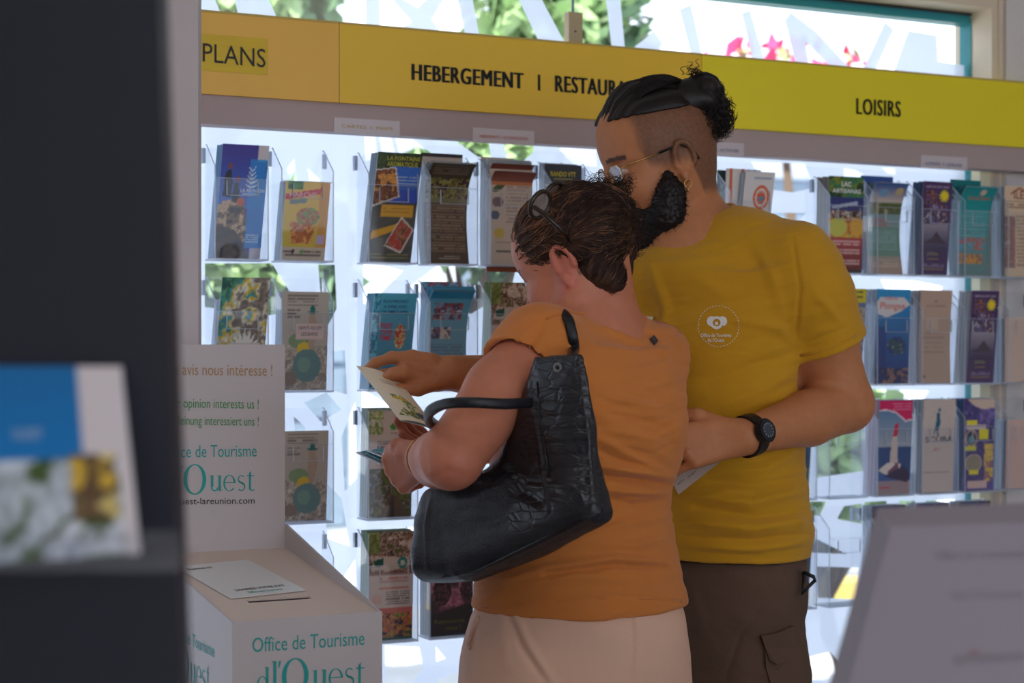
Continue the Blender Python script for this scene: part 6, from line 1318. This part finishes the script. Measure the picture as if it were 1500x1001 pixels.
lo = np.min([bplane(*p) for p in outline], 0)-.1; hi = np.max([bplane(*p) for p in outline], 0)+.1
S = SDF(lo, hi, .003)
X, Y, Z = np.meshgrid(*[S.lo[i]+S.vox*np.arange(S.n[i]) for i in range(3)], indexing='ij')
u_ = (X-bo[0])*bagd[0]+(Y-bo[1])*bagd[1]; w_ = (X-bo[0])*bn[0]+(Y-bo[1])*bn[1]
gu = np.linspace(u_.min(), u_.max(), 260); gz = np.linspace(Z.min(), Z.max(), 260); GU, GZ = np.meshgrid(gu, gz, indexing='ij')
ins = inpoly(GU, GZ, uvp); dd = np.full(GU.shape, 9.)
for i in range(len(uvp)):
    a = np.array(uvp[i]); b_ = np.array(uvp[(i+1) % len(uvp)]); ab = b_-a; t_ = np.clip(((GU-a[0])*ab[0]+(GZ-a[1])*ab[1])/(ab@ab), 0, 1); dd = np.minimum(dd, np.hypot(GU-a[0]-t_*ab[0], GZ-a[1]-t_*ab[1]))
dd = np.where(ins, dd, -dd)
fi = np.clip((u_-gu[0])/(gu[1]-gu[0]), 0, 258.9); fj = np.clip((Z-gz[0])/(gz[1]-gz[0]), 0, 258.9); i0 = fi.astype(int); j0 = fj.astype(int); fi -= i0; fj -= j0
di = dd[i0, j0]*(1-fi)*(1-fj)+dd[i0+1, j0]*fi*(1-fj)+dd[i0, j0+1]*(1-fi)*fj+dd[i0+1, j0+1]*fi*fj
zt_, zb0 = max(p[1] for p in uvp), min(p[1] for p in uvp); hh = np.clip((zt_-Z)/(zt_-zb0), 0, 1)
T = (.010+.055*hh**1.2)*np.sqrt(np.clip(1-(1-np.clip(di/.045, 0, 1))**2, 0, 1))
S.g = np.maximum(np.abs(w_)-T, -di*.8).astype(np.float32)*.8
del X, Y, Z, u_, w_, di, T
v, f = S.mesh(); v, f = keep_big(v, f); N_ = vnormals(v, f)
bf = [([(890, 745), (800, 790), (720, 828), (640, 850)], 3.2, .0035), ([(772, 560), (788, 640), (800, 720), (802, 750)], 2.4, .003), ([(632, 722), (624, 770), (626, 835)], 3, .003), ([(735, 680), (760, 720), (790, 735)], 8, -.006), ([(745, 700), (700, 730), (660, 740)], 10, .004), ([(740, 690), (720, 706), (690, 700)], 6, -.005), ([(760, 735), (730, 760), (700, 770)], 9, -.003),
      ([(800, 700), (850, 720), (875, 750)], 9, .004), ([(856, 700), (862, 740)], 5, -.004), ([(640, 760), (650, 800), (655, 840)], 9, -.003), ([(783, 540), (850, 538)], 2, -.002), ([(846, 530), (862, 640), (868, 730)], 3, .003)]
for k in range(8): bf.append(([(775-k*4, 575+k*19), (862+k, 570+k*19)], 2.0, -.0018))
v = wrinkle(v, N_, .003, 45, 30, 12); v = folds(v, N_, bf)
px_, py_ = pix(v)
bag_o = raw('bag_body', v, f, [M_CROC, M_GRAIN], bagT, smooth=True)
cen = np.array([v[list(x)].mean(0) for x in f]); cx_, cy_ = pix(cen)
mi = np.where((cy_ > 700) & (cx_ < 745+(cy_-700)*.0), 1, 0); mi[(cy_ > 715+ (890-cx_)*.0) & (cy_ > 745+(890-cx_)*.42)] = 1; bag_o.data.polygons.foreach_set('material_index', mi.astype(np.int32))
bvb = bvh_of(bag_o); ob = org(bagT)
hs_ = drape(bvb, ob, [(818, 538)], .001)[0]; nn = bn
v_, f_ = disc(hs_-0*nn, np.array([-.2, -.97, 0])/.99, .0068, .004, 24); raw('snap', v_, f_, mat('nickel', (190, 190, 190), .25, .9), bagT); v_, f_ = disc(hs_+np.array([-.2, -.97, 0])*.004, np.array([-.2, -.97, 0])/.99, .003, .0012, 16); raw('snap_centre', v_, f_, M_BLK, bagT)
for nm_, pl_ in (('seam_piping', [(884, 748), (850, 764), (800, 788), (750, 812), (700, 836), (650, 846)]), ('panel_seam', [(787, 560), (790, 600), (797, 650), (805, 700)])):
    mb_ = MB(); mb_.tube(drape(bvb, ob, pl_, .0006), .0024 if nm_ != 'panel_seam' else .0013, 6); mb_.build(nm_, [mat('piping_leather', (16, 16, 20), .3)], bagT, smooth=True)
M_STR = mat('black_strap_leather', (22, 23, 28), .4, bump=.3, bscale=400)
def strap(pts, w, th, nm, wdir=None):
    pts = [np.asarray(p) for p in pts]; n = len(pts); V_ = []; 
    for i, p in enumerate(pts):
        t_ = pts[min(i+1, n-1)]-pts[max(i-1, 0)]; t_ /= np.linalg.norm(t_); wdv = np.asarray(wdir[i] if isinstance(wdir, list) else wdir, float); wdv = wdv-t_*(wdv@t_); wdv /= np.linalg.norm(wdv); nv = np.cross(t_, wdv)
        for a in range(10): an = 2*math.pi*a/10; V_.append(p+wdv*w/2*np.sign(math.cos(an))*abs(math.cos(an))**.6+nv*th/2*np.sign(math.sin(an))*abs(math.sin(an))**.6)
    F_ = [(i*10+k, i*10+(k+1) % 10, (i+1)*10+(k+1) % 10, (i+1)*10+k) for i in range(n-1) for k in range(10)]+[tuple(range(10))[::-1], tuple((n-1)*10+k for k in range(10))]
    return raw(nm, V_, F_, M_STR, bagT, smooth=True)
def spl(pts, n=30):
    pts = np.array(pts); k = len(pts); out = []
    for t_ in np.linspace(0, k-1.0001, n):
        i = int(t_); f_ = t_-i; p0 = pts[max(i-1, 0)]; p1 = pts[i]; p2 = pts[i+1]; p3 = pts[min(i+2, k-1)]
        out.append(.5*(2*p1+(p2-p0)*f_+(2*p0-5*p1+4*p2-p3)*f_*f_+(3*p1-p0-3*p2+p3)*f_**3))
    return out
dr_ = drape(bvs, ow, [(838, 512), (836, 496), (833, 482), (829, 470)], .005)
strap(spl([P(838, 532, 2.49), P(838, 522, 2.51)]+dr_+[dr_[-1]+np.array([-.012, .05, .012]), P(810, 480, 2.78)]), .016, .007, 'shoulder_strap', np.array([1, 0, .1]))
strap(spl([P(775, 590, 2.47), P(740, 592, 2.42), P(690, 590, 2.40), P(652, 592, 2.42), P(630, 603, 2.46), P(629, 616, 2.52), P(645, 627, 2.60), P(690, 640, 2.66)], 40), .015, .013, 'carry_handle', np.array([0, 0, 1]))
